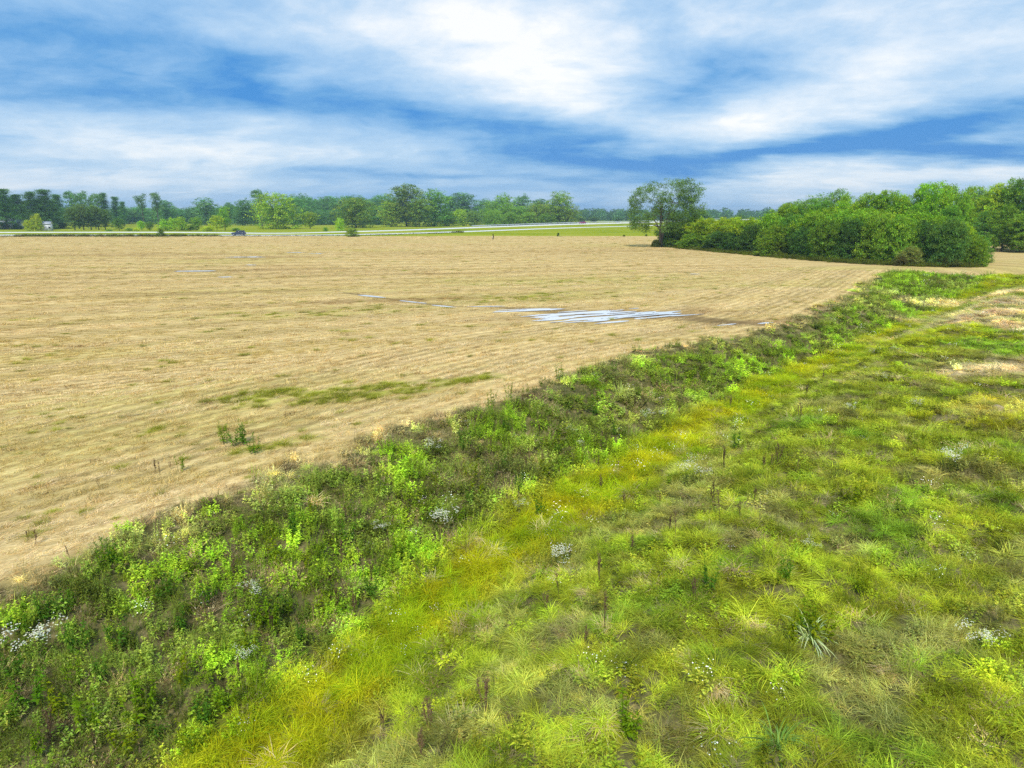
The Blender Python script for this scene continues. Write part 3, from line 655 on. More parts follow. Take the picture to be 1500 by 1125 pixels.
isd = (rng.rand(n) < .012 + .12 * bP) & ~isg; tint[isd] = np.array([.24, .15, .07])
tint *= np.array([1.06, 1.07, .94]) * rng.uniform(.80, 1.2, (n, 1))
idx = np.where(isg, np.array(grass_up)[rng.randint(3, size=n)], np.where(rng.rand(n) < .25, np.array(stub_k)[rng.randint(2, size=n)], np.array(straw_k)[rng.randint(3, size=n)]))
ang = np.where(head > .5, .95 + rng.randn(n) * .25, .36 + rng.randn(n) * .3)
s = ss * rng.uniform(.6, 1.2, n); hz = np.where(isg, rng.uniform(.3, .6, n), rng.uniform(.5, .95, n)) * np.where(ss > 1.6, .3, np.where(ss > 1.3, .5, 1))
scatter('straw_litter', np.stack([x, y, z - .01], 1), np.stack([rng.randn(n) * .06, rng.randn(n) * .06, ang], 1), np.stack([s * rng.uniform(.9, 1.5, n), s * .85, s * hz], 1), idx, tint,
        'pale straw lying in rows over the harvested field', 'straw')
print('straw', n)

# ------------------------------------------------------------------ plants of the ditch that stand out one by one
def paint(root, col):
    for ch in root.children:
        ch.color = (*col, 1)
        for g_ in ch.children: g_.color = (*col, 1)
WHITE_PETAL = leaf_mat('white_petals', False, .3, .02)
def proto_aster(seed):
    r = np.random.RandomState(seed); root = empty('aster_bush'); st, lf, fw = MB(), MB(), MB()
    stems_with_leaves(lf, r, 16, .45, .85, .20, 18, .07, .014, .5, lean=.5, mbs=st)
    n = 190; cl_ = r.randn(9, 3) * np.array([.20, .20, .10]) + np.array([0, 0, .62]); P = cl_[r.randint(9, size=n)] + r.randn(n, 3) * np.array([.075, .075, .05]); P[:, 2] = np.maximum(P[:, 2], .3)
    for k in range(4):
        a = k * pi / 4 + r.rand(n)[:, None] * 3; dd = np.concatenate([np.cos(a), np.sin(a), .15 * np.ones((n, 1))], 1)
        fw.put(*leaves(r, P - dd * .014, dd, .036, .017, 0.0, (.85, 1.1)))
    s_ = add('stems', st.mesh('stems', M_LEAF), root); add('leaves', lf.mesh('leaves', M_LEAF), root)['kind'] = 'stuff'; f_ = add('blossoms', fw.mesh('blossoms', WHITE_PETAL), root); f_['kind'] = 'stuff'; s_['kind'] = 'stuff'
    return root
def proto_dock(seed):
    r = np.random.RandomState(seed); root = empty('dead_dock_stalk'); st, sd = MB(), MB()
    for k in range(r.randint(1, 4)):
        h = r.uniform(.55, 1.0); a = r.rand() * 6.28; l = r.uniform(0, .18); b = np.array([r.randn() * .03, r.randn() * .03, 0]); tp = b + np.array([math.cos(a) * l, math.sin(a) * l, h])
        st.tube([b, (b + tp) / 2 + r.randn(3) * .012, tp], [.009, .008, .004], 4)
        for j in range(r.randint(4, 8)):
            s_ = r.uniform(.45, .95); q = b + (tp - b) * s_; aa = r.rand() * 6.28; e = q + np.array([math.cos(aa) * .07, math.sin(aa) * .07, r.uniform(.08, .18)]); st.tube([q, e], [.004, .002], 3)
            nn = 16; P = q + (e - q) * r.rand(nn)[:, None] + r.randn(nn, 3) * .008; sd.put(*leaves(r, P, rdirs(r, nn), .026, .018, .2))
        nn = 46; P = b + (tp - b) * r.uniform(.5, 1.02, nn)[:, None] + r.randn(nn, 3) * .012; sd.put(*leaves(r, P, rdirs(r, nn), .03, .02, .2))
    add('stalk', st.mesh('stalk', M_LEAF), root); add('seed_heads', sd.mesh('seed_heads', M_LEAF), root)['kind'] = 'stuff'; return root
def proto_leafy(seed, h=.75, L=.13, w=.04, ns=5, per=26):
    r = np.random.RandomState(seed); root = empty('leafy_weed'); st, lf = MB(), MB()
    stems_with_leaves(lf, r, ns, h * .6, h, .12, per, L, w, .55, .006, .35, .2, mbs=st)
    add('stems', st.mesh('stems', M_LEAF), root); add('leaves', lf.mesh('leaves', M_LEAF), root)['kind'] = 'stuff'; return root
def proto_clump(seed, n=44, L=.95, w=.022):
    r = np.random.RandomState(seed); root = empty('arching_grass_clump')
    V, F, C = blades(r, n, .10, L * .55, L, w, .05, .75, 1.7); V = V.reshape(n, 8, 3); C = C.reshape(n, 8, 3)
    for i in range(n): add('blade', new_mesh('blade', V[i], F[:3], M_LEAF, {'bl': C[i]}), root)
    return root
def where(x, y):
    _, de_, df_, dw_, wd_, _, _ = land(np.array([x]), np.array([y])); de_, df_ = de_[0], df_[0]
    if wd_[0] < .5: return 'out on the pale stubble'
    if abs(df_) < 1.3: return 'in the yellow grass of the ditch floor' if y < 30 else 'where the yellow ditch floor nears the hedgerow'
    if df_ > 0: return 'at the lip of the bank beside the stubble' if de_ > -1.6 else ('low on the dark weedy bank' if df_ < 3 else 'halfway up the dark weedy bank')
    return 'on the verge close beside the yellow ditch floor' if df_ > -5 else ('on the open matted verge' if y < 30 else 'on the distant verge by the dry tan patches')
def place(root, px, py, sc, rz, col, label, group, cat):
    x, y, z = ground_at(px, py)
    if group:
        adj = ('tall ' if sc > .72 else 'small ') if cat != 'weed' or 'dock' in root.name else ('large ' if sc > .95 else 'small ')
        label = adj + label + ' ' + where(x, y)
    root.name = root.name; root.location = (x, y, z - .02); root.rotation_euler = (0, 0, rz); sc *= .6 if (group and 'stubble' in label and 'dock' in label) else 1.0; root.scale = (sc, sc, sc); paint(root, col); tag(root, label, cat, group)
pr_ = random.Random(4)
def spread(protos, spots, sc, cols, label, group, cat):
    used = set()
    for i, (px, py) in enumerate(spots):
        k = i % len(protos); o = protos[k] if k not in used else copy_tree(protos[k]); used.add(k)
        c_i = pr_.randrange(len(cols)); lb_ = label
        if 'leafy' in label: lb_ = ('bright green', 'lime green', 'deep green', 'yellow green')[c_i] + ' leafy weed'
        if 'dock' in label: lb_ = 'dead ' + ('brown', 'dark brown', 'pale brown')[c_i] + ' dock stalk'
        place(o, px, py, 1.0 if ('aster' in label and i in (0, 1, 2, 5, 13, 22, 24)) else pr_.uniform(*sc), pr_.uniform(0, 6.28), cols[c_i], lb_, group, cat)
ASTER = [(1012, 712), (822, 838), (60, 975), (370, 885), (360, 978), (648, 780), (560, 790), (635, 672), (835, 640), (850, 660), (970, 615), (765, 752), (1185, 812), (1390, 692), (1245, 610), (1290, 560), (1330, 485), (1365, 462), (1340, 605), (1260, 470), (1300, 450), (1425, 410), (1355, 412), (1395, 408), (1410, 405), (1375, 418), (1435, 960), (950, 620), (1310, 520)]
spread([proto_aster(60 + i) for i in range(4)], ASTER, (.42, .78), [(.62, .66, .58)], 'aster bush with tiny white blossoms', 'white flowering aster bushes', 'aster bush')
for o in list(SC.objects):
    if o.name.startswith('aster_bush'):
        for ch in o.children:
            if not ch.name.startswith('blossoms'): ch.color = (.12, .19, .03, 1)
            else: ch.color = (.95, .95, .86, 1)
DOCK = [(105, 825), (52, 800), (42, 795), (375, 715), (445, 712), (420, 700), (235, 700), (228, 695), (250, 690), (145, 715), (345, 855), (350, 1000), (430, 880), (490, 905), (595, 760), (770, 690), (795, 690), (700, 670), (860, 700), (875, 690), (905, 690), (920, 660), (880, 720), (835, 825), (862, 800), (1020, 885), (1130, 690), (1140, 685), (1118, 690), (980, 780), (990, 790), (855, 945), (710, 1050), (628, 1080), (617, 1110), (560, 1080), (1055, 760), (1048, 745), (1105, 740), (1170, 620), (925, 810), (878, 855), (820, 880), (330, 770), (105, 850), (545, 715), (668, 700), (720, 660), (610, 740), (500, 830), (545, 855), (480, 940), (520, 900), (400, 930), (305, 910), (250, 960), (210, 1040), (80, 1090), (140, 1100), (1070, 600), (1165, 700), (1000, 580), (960, 560), (930, 600), (1205, 560), (1060, 690), (945, 720), (915, 745), (965, 745), (790, 640), (830, 620), (765, 600), (655, 625), (620, 640), (570, 660), (520, 690), (485, 695), (1180, 585), (885, 925), (1085, 760), (800, 900)]
spread([proto_dock(80 + i) for i in range(6)], DOCK, (.45, .9), [(.20, .125, .08), (.16, .10, .065), (.26, .17, .10)], 'dead brown dock stalk', 'dead dock stalks', 'weed')
LEAFY = [(90, 905), (70, 915), (105, 895), (240, 890), (45, 1040), (85, 1050), (205, 1060), (215, 1045), (230, 1085), (300, 890), (310, 880), (270, 930), (385, 920), (395, 930), (160, 830), (155, 835), (405, 910), (420, 905), (400, 820), (460, 760), (700, 735), (690, 745), (720, 700), (740, 690), (845, 690), (690, 710), (640, 715), (520, 760), (545, 880), (635, 845), (620, 850), (430, 790), (790, 760), (330, 650), (345, 655), (355, 650), (372, 665), (265, 690), (115, 960), (150, 1000), (30, 930), (20, 1000), (15, 1060), (110, 1010), (175, 950), (265, 1005), (335, 1040), (300, 1070), (130, 1070), (60, 1110), (185, 1110), (280, 1110), (365, 960), (440, 950), (470, 900), (585, 820), (670, 770), (760, 720), (800, 700), (815, 670), (860, 650), (900, 640), (870, 610), (930, 590), (980, 570), (1030, 560), (740, 640), (680, 660), (600, 700), (560, 720), (505, 800), (450, 840), (1180, 930), (1160, 945), (1200, 940), (1150, 850), (1040, 870), (920, 1080), (1260, 870), (980, 720), (960, 735), (1080, 660), (1250, 740), (1330, 650), (720, 595), (745, 585), (770, 580), (820, 560), (900, 545)]
spread([proto_leafy(100 + i, pr_.uniform(.6, .9), pr_.uniform(.10, .15), pr_.uniform(.03, .05)) for i in range(6)], LEAFY, (.7, 1.15), [(.13, .27, .016), (.19, .31, .012), (.10, .22, .02), (.25, .32, .012)], 'bright green leafy weed', 'bright leafy weeds', 'weed')
c1 = proto_clump(140, 40, .95, .026); place(c1, 1185, 938, .78, .4, (.62, .75, .38), 'pale green clump of broad arching blades, brightest on the verge', None, 'grass clump')
c2 = proto_clump(141, 52, .9, .022); place(c2, 1140, 1098, .75, 2., (.22, .36, .07), 'dark green fountain shaped grass clump beside a dead stalk', None, 'grass clump')

# ================================================================== trees
def crown_mesh(name, seed, h, w, base, nl, ncl, lpc, leaf, shape='round', sig=0.5, lobe=(.22, .34), m=None, flat=1.0, limbs=None):
    r = np.random.RandomState(seed); mb = MB(); lobes = []
    for i in range(nl):
        t_ = (i + r.rand()) / nl
        if shape == 'round': e = math.sqrt(max(0.0, 1 - (1.75 * t_ - 0.80) ** 2 / 1.0)) if abs(1.75 * t_ - .80) < 1 else .2
        elif shape == 'oval': e = math.sin(pi * (0.12 + 0.82 * t_)) ** .8
        elif shape == 'vase': e = 0.30 + 0.75 * t_ ** .8
        elif shape == 'mound': e = math.sqrt(max(0.05, 1 - t_ ** 2))
        else: e = 1 - .75 * t_
        a = i * 2.4 + r.rand() * .9; rr = e * w / 2 * r.uniform(.25, .78); lr = w * r.uniform(*lobe) * (.75 + .35 * e)
        zc = base * h + (h - base * h) * (t_ * .88 + .05); zc = min(zc, h - lr * flat * .8)
        lobes.append((math.cos(a) * rr, math.sin(a) * rr, zc, lr, lr * flat))
    lobes = np.array(lobes); wt = lobes[:, 3] ** 2; wt /= wt.sum(); li = r.choice(nl, ncl, p=wt)
    d = rdirs(r, ncl, .15); Lb = lobes[li]; rad = r.uniform(.55, 1.08, ncl)
    cc = Lb[:, :3] + d * np.stack([Lb[:, 3], Lb[:, 3], Lb[:, 4]], 1) * rad[:, None]
    cc[:, 2] = np.maximum(cc[:, 2], base * h * .7 + .25)
    ctone = r.uniform(.60, 1.42, ncl); chue = r.uniform(.85, 1.2, ncl)
    P = np.repeat(cc, lpc, 0) + r.randn(ncl * lpc, 3) * sig * np.array([1, 1, .6]); dd = np.repeat(d, lpc, 0) * .7 + r.randn(ncl * lpc, 3) * .7 + np.array([0, 0, .15])
    P[:, 2] = np.maximum(P[:, 2], .1)
    V, F, C = leaves(r, P, dd, leaf, leaf * .75, .35, (.8, 1.2))
    C = C * np.repeat(np.stack([ctone * chue, ctone, ctone * r.uniform(.7, 1.3, ncl)], 1), lpc * 4, 0)
    mb.put(V, F, C); return mb.mesh(name, m or M_LEAF), lobes
def trunk_mesh(name, lobes, h, base, r0, seed, fork=None, lean=0.0):
    r = np.random.RandomState(seed); mb = MB(); top = h * (base + (1 - base) * .72); c = lobes[:, :2].mean(0)
    pts = [np.array([0, 0, -.3]), np.array([r.randn() * .1, r.randn() * .1, h * base * .5]), np.array([c[0] * .3 + lean, c[1] * .3, h * base + .3]), np.array([c[0] * .6 + lean * 1.6, c[1] * .6, top])]
    mb.tube(pts, [r0 * 1.35, r0, r0 * .8, r0 * .2], 7)
    for L in lobes:
        s_ = r.uniform(.35, .8); st = pts[2] + (pts[3] - pts[2]) * s_ * .9 if L[2] > pts[2][2] + 1 else pts[1] + (pts[2] - pts[1]) * .7
        en = np.array(L[:3]); mid = (st + en) / 2 + np.array([0, 0, .08 * h * (r.rand() - .2)]); mb.tube([st, mid, en, en + (en - mid) * .35 + np.array([0, 0, .3])], [r0 * .38, r0 * .26, r0 * .12, r0 * .05], 5)
    return mb.mesh(name, M_BARK, True)
def tree_proto(name, seed, h, w, base, r0=.3, **kw):
    cm, lobes = crown_mesh('crown', seed, h, w, base, **kw); tm = trunk_mesh('trunk', lobes, h, base, r0, seed)
    return dict(name=name, h=h, w=w, crown=cm, trunk=tm)
def pine_proto(seed, h=20, w=9):
    r = np.random.RandomState(seed); mb = MB(); tr = MB(); tr.tube([(0, 0, -.3), (0.1, 0, h * .5), (0, .1, h * .97)], [.34, .24, .05], 7)
    nw = 13
    for i in range(nw):
        t_ = (i + .3 * r.rand()) / nw; zc = h * (.14 + .84 * t_); ln = w / 2 * (1 - t_ * .72) * r.uniform(.7, 1.15)
        for k in range(r.randint(4, 6)):
            a = k * 1.3 + i * .9 + r.rand() * .5; l = ln * r.uniform(.65, 1.1); q = np.array([math.cos(a) * l, math.sin(a) * l, zc + l * r.uniform(-.02, .28)]); b = np.array([0, 0, zc])
            tr.tube([b, (b + q) / 2 + np.array([0, 0, -.1]), q], [.08, .055, .02], 4)
            n = 150; s_ = r.uniform(.12, 1.1, n); Pn = b + (q - b) * s_[:, None] + r.randn(n, 3) * np.array([.55, .55, .36]); tn = r.uniform(.75, 1.25)
            mb.put(*leaves(r, Pn, rdirs(r, n, .3), .55, .16, .1, (.75 * tn, 1.2 * tn)))
    return dict(name='pine_tree', h=h, w=w, k=1.5, crown=mb.mesh('crown', M_LEAF), trunk=tr.mesh('trunk', M_BARK, True))
PT = {
    'round': [tree_proto('broadleaf_tree', 200 + i, 18, 16, .03, .38, nl=22, ncl=640, lpc=13, leaf=.58, sig=.55) for i in range(4)],
    'tall': [tree_proto('broadleaf_tree', 220 + i, 20, 12, .05, .32, nl=19, ncl=560, lpc=13, leaf=.55, shape='oval', sig=.5) for i in range(4)],
    'airy': [tree_proto('broadleaf_tree', 240 + i, 20, 12, .45, .28, nl=9, ncl=210, lpc=12, leaf=.52, shape='vase', sig=.5, lobe=(.12, .22), flat=.7) for i in range(3)],
    'oval': [tree_proto('broadleaf_tree', 250 + i, 12, 8, .20, .22, nl=11, ncl=330, lpc=12, leaf=.45, shape='oval', sig=.42) for i in range(3)],
    'shrub': [tree_proto('shrub', 260 + i, 4, 5, .03, .08, nl=11, ncl=230, lpc=13, leaf=.26, shape='mound', sig=.28, lobe=(.18, .3)) for i in range(3)],
    'pine': [pine_proto(280 + i) for i in range(3)],
    'hedge': [tree_proto('hedgerow_shrub', 300 + i, 6, 8, .02, .14, nl=18, ncl=1000, lpc=24, leaf=.21, shape='mound', sig=.22, lobe=(.13, .23)) for i in range(5)],
    'hedgetree': [tree_proto('hedgerow_tree', 320 + i, 12, 10, .10, .22, nl=19, ncl=1100, lpc=22, leaf=.27, shape='round', sig=.27, lobe=(.13, .23)) for i in range(5)],
}
_cnt = {}; tr_rng = random.Random(8)
def tree(kind, px, Y, top, wpx, col, label, group=None, base_row=None, cat='tree', name=None):
    """a tree of the given kind at distance Y; its height and width follow from its outline"""
    i = _cnt.get(kind, 0); _cnt[kind] = i + 1; p = PT[kind][i % len(PT[kind])]
    x = on_ray(px, 316, Y)[0]; z = gz(x, Y); H_ = on_ray(px, top, Y)[2] - z; Wd = wpx / FPX * math.hypot(Y, 0) / 1.0
    root = empty(name or p['name'], (x, Y, z), tr_rng.uniform(0, 6.28)); sw_ = Wd / p['w'] * p.get('k', 1.12); sh = H_ / (p['h'] * 1.0)
    root.scale = (sw_, sw_, sh); tag(root, label, cat, group)
    c_ = add('crown', p['crown'], root); j = tr_rng.uniform(.88, 1.14); c_.color = (col[0] * 3.0 * j * tr_rng.uniform(.93, 1.08), col[1] * 2.8 * j, col[2] * 1.9 * j, 1)
    add('trunk', p['trunk'], root); return root
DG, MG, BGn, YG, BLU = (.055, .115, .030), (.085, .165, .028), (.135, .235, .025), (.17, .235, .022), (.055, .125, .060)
def nth(i): return ('first second third fourth fifth sixth seventh eighth ninth tenth eleventh twelfth thirteenth fourteenth fifteenth sixteenth seventeenth eighteenth nineteenth twentieth').split()[i]
GP = 'pines around the white shed'
for px, Y, top, w in ((8, 372, 275, 30), (27, 395, 283, 26), (48, 380, 279, 26), (68, 385, 276, 27), (86, 420, 283, 22), (-14, 385, 277, 30), (17, 405, 289, 24), (38, 402, 293, 24), (58, 408, 290, 24), (77, 400, 292, 22), (0, 398, 290, 24)):
    tree('pine', px, Y, top, w, (.045, .10, .036), 'tall dark green pine in the dense grove around the white shed' if top < 286 else 'shorter pine filling the grove behind the tall pines', GP if top < 286 else 'shorter pines in the grove')
for px, Y, top, w in ((108, 470, 281, 24), (121, 460, 280, 22), (134, 475, 283, 22), (144, 465, 286, 20)):
    tree('airy', px, Y, top, w, (.06, .13, .045), 'tall thin crowned tree rising behind the row of dark oval trees', 'tall trees behind the oval row')
for px, Y, top, w in ((154, 470, 281, 17), (171, 480, 287, 15), (181, 500, 294, 13)):
    tree('pine', px, Y, top, w, (.045, .11, .05), 'slim pine with broken outline beyond the dark oval trees', 'slim pines beyond the oval row')
for px, Y, top, w in ((107, 352, 304, 21), (120, 356, 300, 20), (131, 360, 302, 20), (142, 362, 304, 19), (152, 366, 307, 19), (114, 392, 301, 20), (138, 395, 302, 20)):
    tree('oval', px, Y, top, w, (.060, .105, .040), 'dark oval tree with bare trunk in the row along the yellow meadow', 'row of dark oval trees')
for px, Y, top, w, c in ((38, 338, 323, 14, YG), (53, 342, 315, 17, YG)):
    tree('shrub', px, Y, top, w, c, 'bright yellow green bush in front of the pines near the shed', 'bright bushes before the pines', cat='bush')
for px, top, w in ((3, 326, 18), (22, 329, 16), (44, 327, 16), (76, 327, 14), (90, 325, 20), (-12, 326, 18)):
    tree('shrub', px, 374 if px != 90 else 398, top, w, (.045, .095, .028), 'low dark shrub under the pines of the grove', 'shrubs under the pines', cat='bush')
tree('oval', 172, 345, 320, 15, DG, 'small dark round tree standing alone in the yellow meadow')
tree('oval', 217, 345, 325, 11, DG, 'small dark upright tree beside the long bright hedge')
tree('oval', 205, 350, 324, 11, BGn, 'small pale green tree with thin crown beside a dark upright one')
for px, Y, top, w, c in ((187, 335, 334, 12, MG), (197, 333, 334, 9, YG), (157, 332, 336, 10, MG), (240, 340, 322, 17, BGn), (252, 342, 320, 20, BGn), (265, 342, 319, 20, BGn), (277, 345, 330, 12, DG), (302, 335, 332, 22, YG), (344, 338, 334, 13, MG), (476, 330, 333, 8, MG), (497, 345, 320, 16, BGn)):
    tree('shrub', px, Y, top, w, c, 'leafy bush in the straggling hedge beyond the highway', 'bushes beyond the highway', cat='bush')
tree('shrub', 233, 246, 335, 10, (.05, .09, .02), 'small dark bush on the field edge in front of the road', cat='bush')
tree('shrub', 515, 246, 334, 21, (.075, .125, .03), 'round dark green bush on the field edge before the carriageways', cat='bush')
for px, row in ((818, 343), (948, 345), (915, 346)):
    tree('shrub', px, 250 if px != 915 else 247, row - 2, 4, (.03, .06, .012), 'tiny dark shrub at the foot of the mown highway embankment', 'tiny embankment shrubs', cat='bush')
tree('tall', 286, 350, 318, 15, MG, 'small green tree at the end of the bright bushes')
tree('oval', 316, 345, 316, 19, YG, 'small yellow green tree leaning against a taller mid green one')
tree('oval', 328, 352, 304, 16, MG, 'slender mid green tree behind the yellow green one')
for px, Y, top, w in ((209, 560, 284, 19), (231, 540, 282, 23)):
    tree('airy', px, Y, top, w, (.05, .10, .045), 'tall tree with tufted crown standing clear of the hazy wood', 'tall tufted trees')
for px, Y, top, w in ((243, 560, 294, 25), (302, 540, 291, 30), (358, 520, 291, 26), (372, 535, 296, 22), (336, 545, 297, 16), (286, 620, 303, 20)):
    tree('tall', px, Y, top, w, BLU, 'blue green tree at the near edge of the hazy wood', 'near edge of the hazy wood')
tree('airy', 383, 450, 279, 30, (.05, .105, .04), 'tall open crowned tree rising behind the broad bright tree')
tree('round', 405, 388, 285, 56, (.125, .195, .026), 'broad bright green tree with low crown, largest along the highway')
tree('oval', 453, 392, 311, 21, (.125, .20, .026), 'small bright round tree beside the broad bright tree')
tree('round', 521, 420, 291, 50, (.085, .145, .030), 'broad domed green tree standing in front of the hazy wood')
WG = 'hazy wood behind the highway'; wr_ = random.Random(3)
for i, px in enumerate(range(182, 585, 9)):
    top = 288 + wr_.uniform(-3, 5) if px > 420 else 304 + wr_.uniform(-3, 4)
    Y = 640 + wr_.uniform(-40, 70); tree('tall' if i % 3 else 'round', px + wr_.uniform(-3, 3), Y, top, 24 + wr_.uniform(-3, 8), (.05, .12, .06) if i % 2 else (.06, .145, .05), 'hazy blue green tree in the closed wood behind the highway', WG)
for i, px in enumerate(range(430, 580, 15)):
    tree('round', px, 560 + wr_.uniform(-15, 15), 305 + wr_.uniform(-4, 3), 26, (.05, .12, .05), 'low rounded tree along the foot of the hazy wood', 'low trees at the foot of the wood')
for px, Y, top, w, c in ((595, 470, 271, 46, (.075, .125, .035)), (637, 480, 279, 44, (.07, .15, .03)), (572, 465, 294, 30, (.12, .18, .03)), (614, 462, 290, 34, (.085, .145, .03))):
    tree('tall', px, Y, top, w, c, {595: 'tallest grey green tree of the wood beside the highway', 637: 'full mid green tree next to the tallest tree of the wood', 572: 'lower yellow green tree at the left foot of the tallest tree', 614: 'green tree filling between the two tallest trees of the wood'}[px])
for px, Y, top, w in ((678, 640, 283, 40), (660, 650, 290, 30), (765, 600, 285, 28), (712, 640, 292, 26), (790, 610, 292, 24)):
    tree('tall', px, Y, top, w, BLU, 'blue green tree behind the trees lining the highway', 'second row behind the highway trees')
for px, Y, top, w, c in ((737, 540, 285, 30, MG), (720, 535, 296, 26, (.085, .17, .04)), (742, 520, 298, 26, MG), (762, 520, 302, 24, MG), (785, 525, 297, 26, (.10, .165, .03)), (803, 530, 300, 20, (.13, .16, .03)), (675, 500, 307, 24, BGn), (695, 500, 309, 24, (.07, .13, .04)), (655, 500, 310, 22, MG), (722, 505, 309, 24, MG), (748, 510, 311, 22, MG), (775, 510, 311, 22, (.10, .17, .03)), (800, 512, 313, 22, MG)):
    tree('round', px, Y, top, w, c, 'leafy green tree in the belt along the highway', 'tree belt along the highway')
tree('tall', 820, 520, 282, 36, (.11, .185, .03), 'tall yellow green tree ending the belt along the highway')
tree('round', 834, 515, 301, 26, (.10, .155, .03), 'rust tinged round tree at the open end of the belt')
for px, Y, top in ((1034, 560, 311), (1085, 560, 314), (1102, 570, 318), (1142, 545, 312), (905, 720, 318), (870, 720, 318), (850, 700, 317)):
    tree('oval', px, Y, top, 13, (.05, .10, .03), 'small dark tree beyond the raised highway before the distant ridge', 'small trees before the ridge')

# distant wooded ridge: reads as one mass
def ridge(name, x0, x1, Yf, n, seed, label):
    r = np.random.RandomState(seed); base, lob = crown_mesh('ridge_crown', 400 + seed, 14, 14, .0, 9, 60, 8, 1.6, 'round', 1.2)
    nv = len(base.vertices); V0 = np.zeros(nv * 3, np.float32); base.vertices.foreach_get('co', V0); V0 = V0.reshape(-1, 3)
    C0 = np.zeros(nv * 4, np.float32); base.attributes['bl'].data.foreach_get('color', C0); C0 = C0.reshape(-1, 4)[:, :3]
    nl_ = len(base.loops); L0 = np.zeros(nl_, np.int32); base.loops.foreach_get('vertex_index', L0); F0 = L0.reshape(-1, 3)
    Vs, Fs, Cs = [], [], []
    for i in range(n):
        X = r.uniform(x0, x1); Y = Yf(X) + r.uniform(0, 120); a = r.rand() * 6.28; s_ = r.uniform(.8, 1.25); c, sn = math.cos(a), math.sin(a)
        v = V0 @ np.array([[c, sn, 0], [-sn, c, 0], [0, 0, 1]]); Vs.append(v * np.array([s_, s_, s_ * r.uniform(.8, 1.05)]) + np.array([X, Y, 0])); Fs.append(F0 + i * nv); Cs.append(C0 * r.uniform(.75, 1.2))
    o = add(name, new_mesh(name, np.concatenate(Vs), np.concatenate(Fs), M_LEAF, {'bl': np.concatenate(Cs)})); o.color = (.13, .28, .09, 1); o['kind'] = 'stuff'; tag(o, label, 'wood')
ridge('distant_wood', 20, 560, lambda X: 960 + 0.1 * X, 210, 1, 'distant hazy blue green wooded ridge along the horizon')
ridge('distant_wood', -800, 60, lambda X: 800 + 0.05 * X, 260, 2, 'pale wood along the horizon behind the highway trees')

# hedgerow on the right
HG = 'hedgerow shrubs along the stubble'
hr = random.Random(12)
HB = [(984, 170, 338), (1003, 165, 328), (1025, 155, 328), (1052, 148, 330), (1082, 141, 329), (1112, 134, 327), (1145, 127, 324), (1178, 121, 321), (1212, 116, 318), (1248, 112, 316), (1285, 108.5, 318), (1322, 106, 320), (1358, 104, 322), (1392, 103, 328), (1420, 103, 340), (1436, 103, 352)]
for i_, (px, Y, top) in enumerate(HB):
    w = {984: 34, 1436: 34, 1420: 44}.get(px, hr.uniform(42, 58))
    tree('hedge', px + hr.uniform(-6, 6), Y + hr.uniform(-2.2, 2.0), top + hr.uniform(-7, 14), w, hr.choice([(.034, .075, .022), (.078, .135, .02), (.085, .15, .022), (.05, .105, .03), (.062, .118, .02)]), 'dense green shrub, %s from the spreading tree along the hedgerow front' % nth(i_), HG, cat='shrub')
for i in range(len(HB) - 1):
    px = (HB[i][0] + HB[i + 1][0]) / 2; Y = (HB[i][1] + HB[i + 1][1]) / 2 + 5
    tree('hedge', px, Y, (HB[i][2] + HB[i + 1][2]) / 2 - 7 + hr.uniform(-4, 4), 60, hr.choice([(.088, .165, .020), (.12, .185, .018), (.055, .12, .026)]), 'lighter green shrub in the second hedgerow row, %s from the spreading tree' % nth(i), 'second row of hedgerow shrubs', cat='shrub')
for px, Y, top, w in ((1030, 182, 325, 36), (1062, 176, 321, 34), (1078, 170, 319, 30), (1105, 168, 321, 40), (1135, 160, 312, 44)):
    tree('hedge', px, Y, top, w, (.10, .17, .018), 'low yellow green shrub at the open end of the hedgerow', 'low shrubs at the hedgerow end', cat='shrub')
for px, Y, top, w, c in ((1150, 150, 303, 50, (.115, .185, .02)), (1172, 156, 296, 50, MG), (1200, 150, 291, 56, MG), (1235, 140, 292, 60, BGn), (1262, 136, 288, 56, (.14, .215, .02)), (1292, 132, 285, 60, (.12, .205, .02)), (1322, 128, 284, 58, BGn), (1352, 126, 272, 50, (.12, .22, .02)), (1382, 126, 274, 44, BGn), (1408, 124, 283, 44, (.10, .18, .025)), (1395, 118, 300, 50, MG), (1340, 116, 300, 60, (.10, .19, .02)), (1275, 120, 303, 60, (.11, .19, .02)), (1215, 128, 305, 56, (.12, .20, .02))):
    tree('hedgetree', px, Y, top + hr.uniform(-5, 7), w * .82, (c[0] * .85, c[1] * .92, c[2]), ('bright yellow green' if c[0] > .11 else 'mid green') + ' young tree rising out of the ' + ('tall middle' if px > 1240 else 'lower stretch') + ' of the hedgerow', 'young trees in the hedgerow')
for px, Y, top, w in ((1180, 215, 289, 44), (1203, 210, 287, 44), (1228, 205, 277, 38), (1162, 225, 297, 36)):
    tree('airy' if px == 1228 else 'tall', px, Y, top, w, (.07, .145, .045), 'hazy green tree behind the far end of the hedgerow', 'trees behind the hedgerow end')
tree('airy', 1362, 122, 266, 38, (.10, .20, .02), 'tree with ragged bright top, highest in the hedgerow')
for px, Y, top, w in ((1268, 134, 284, 30), (1318, 130, 280, 30), (1390, 128, 270, 32), (1240, 144, 287, 28), (1410, 132, 276, 28), (1420, 160, 272, 30)):
    tree('airy', px, Y, top, w, (.10, .18, .025), 'thin tree with open tufted top poking out above the hedgerow', 'tufted treetops above the hedgerow')
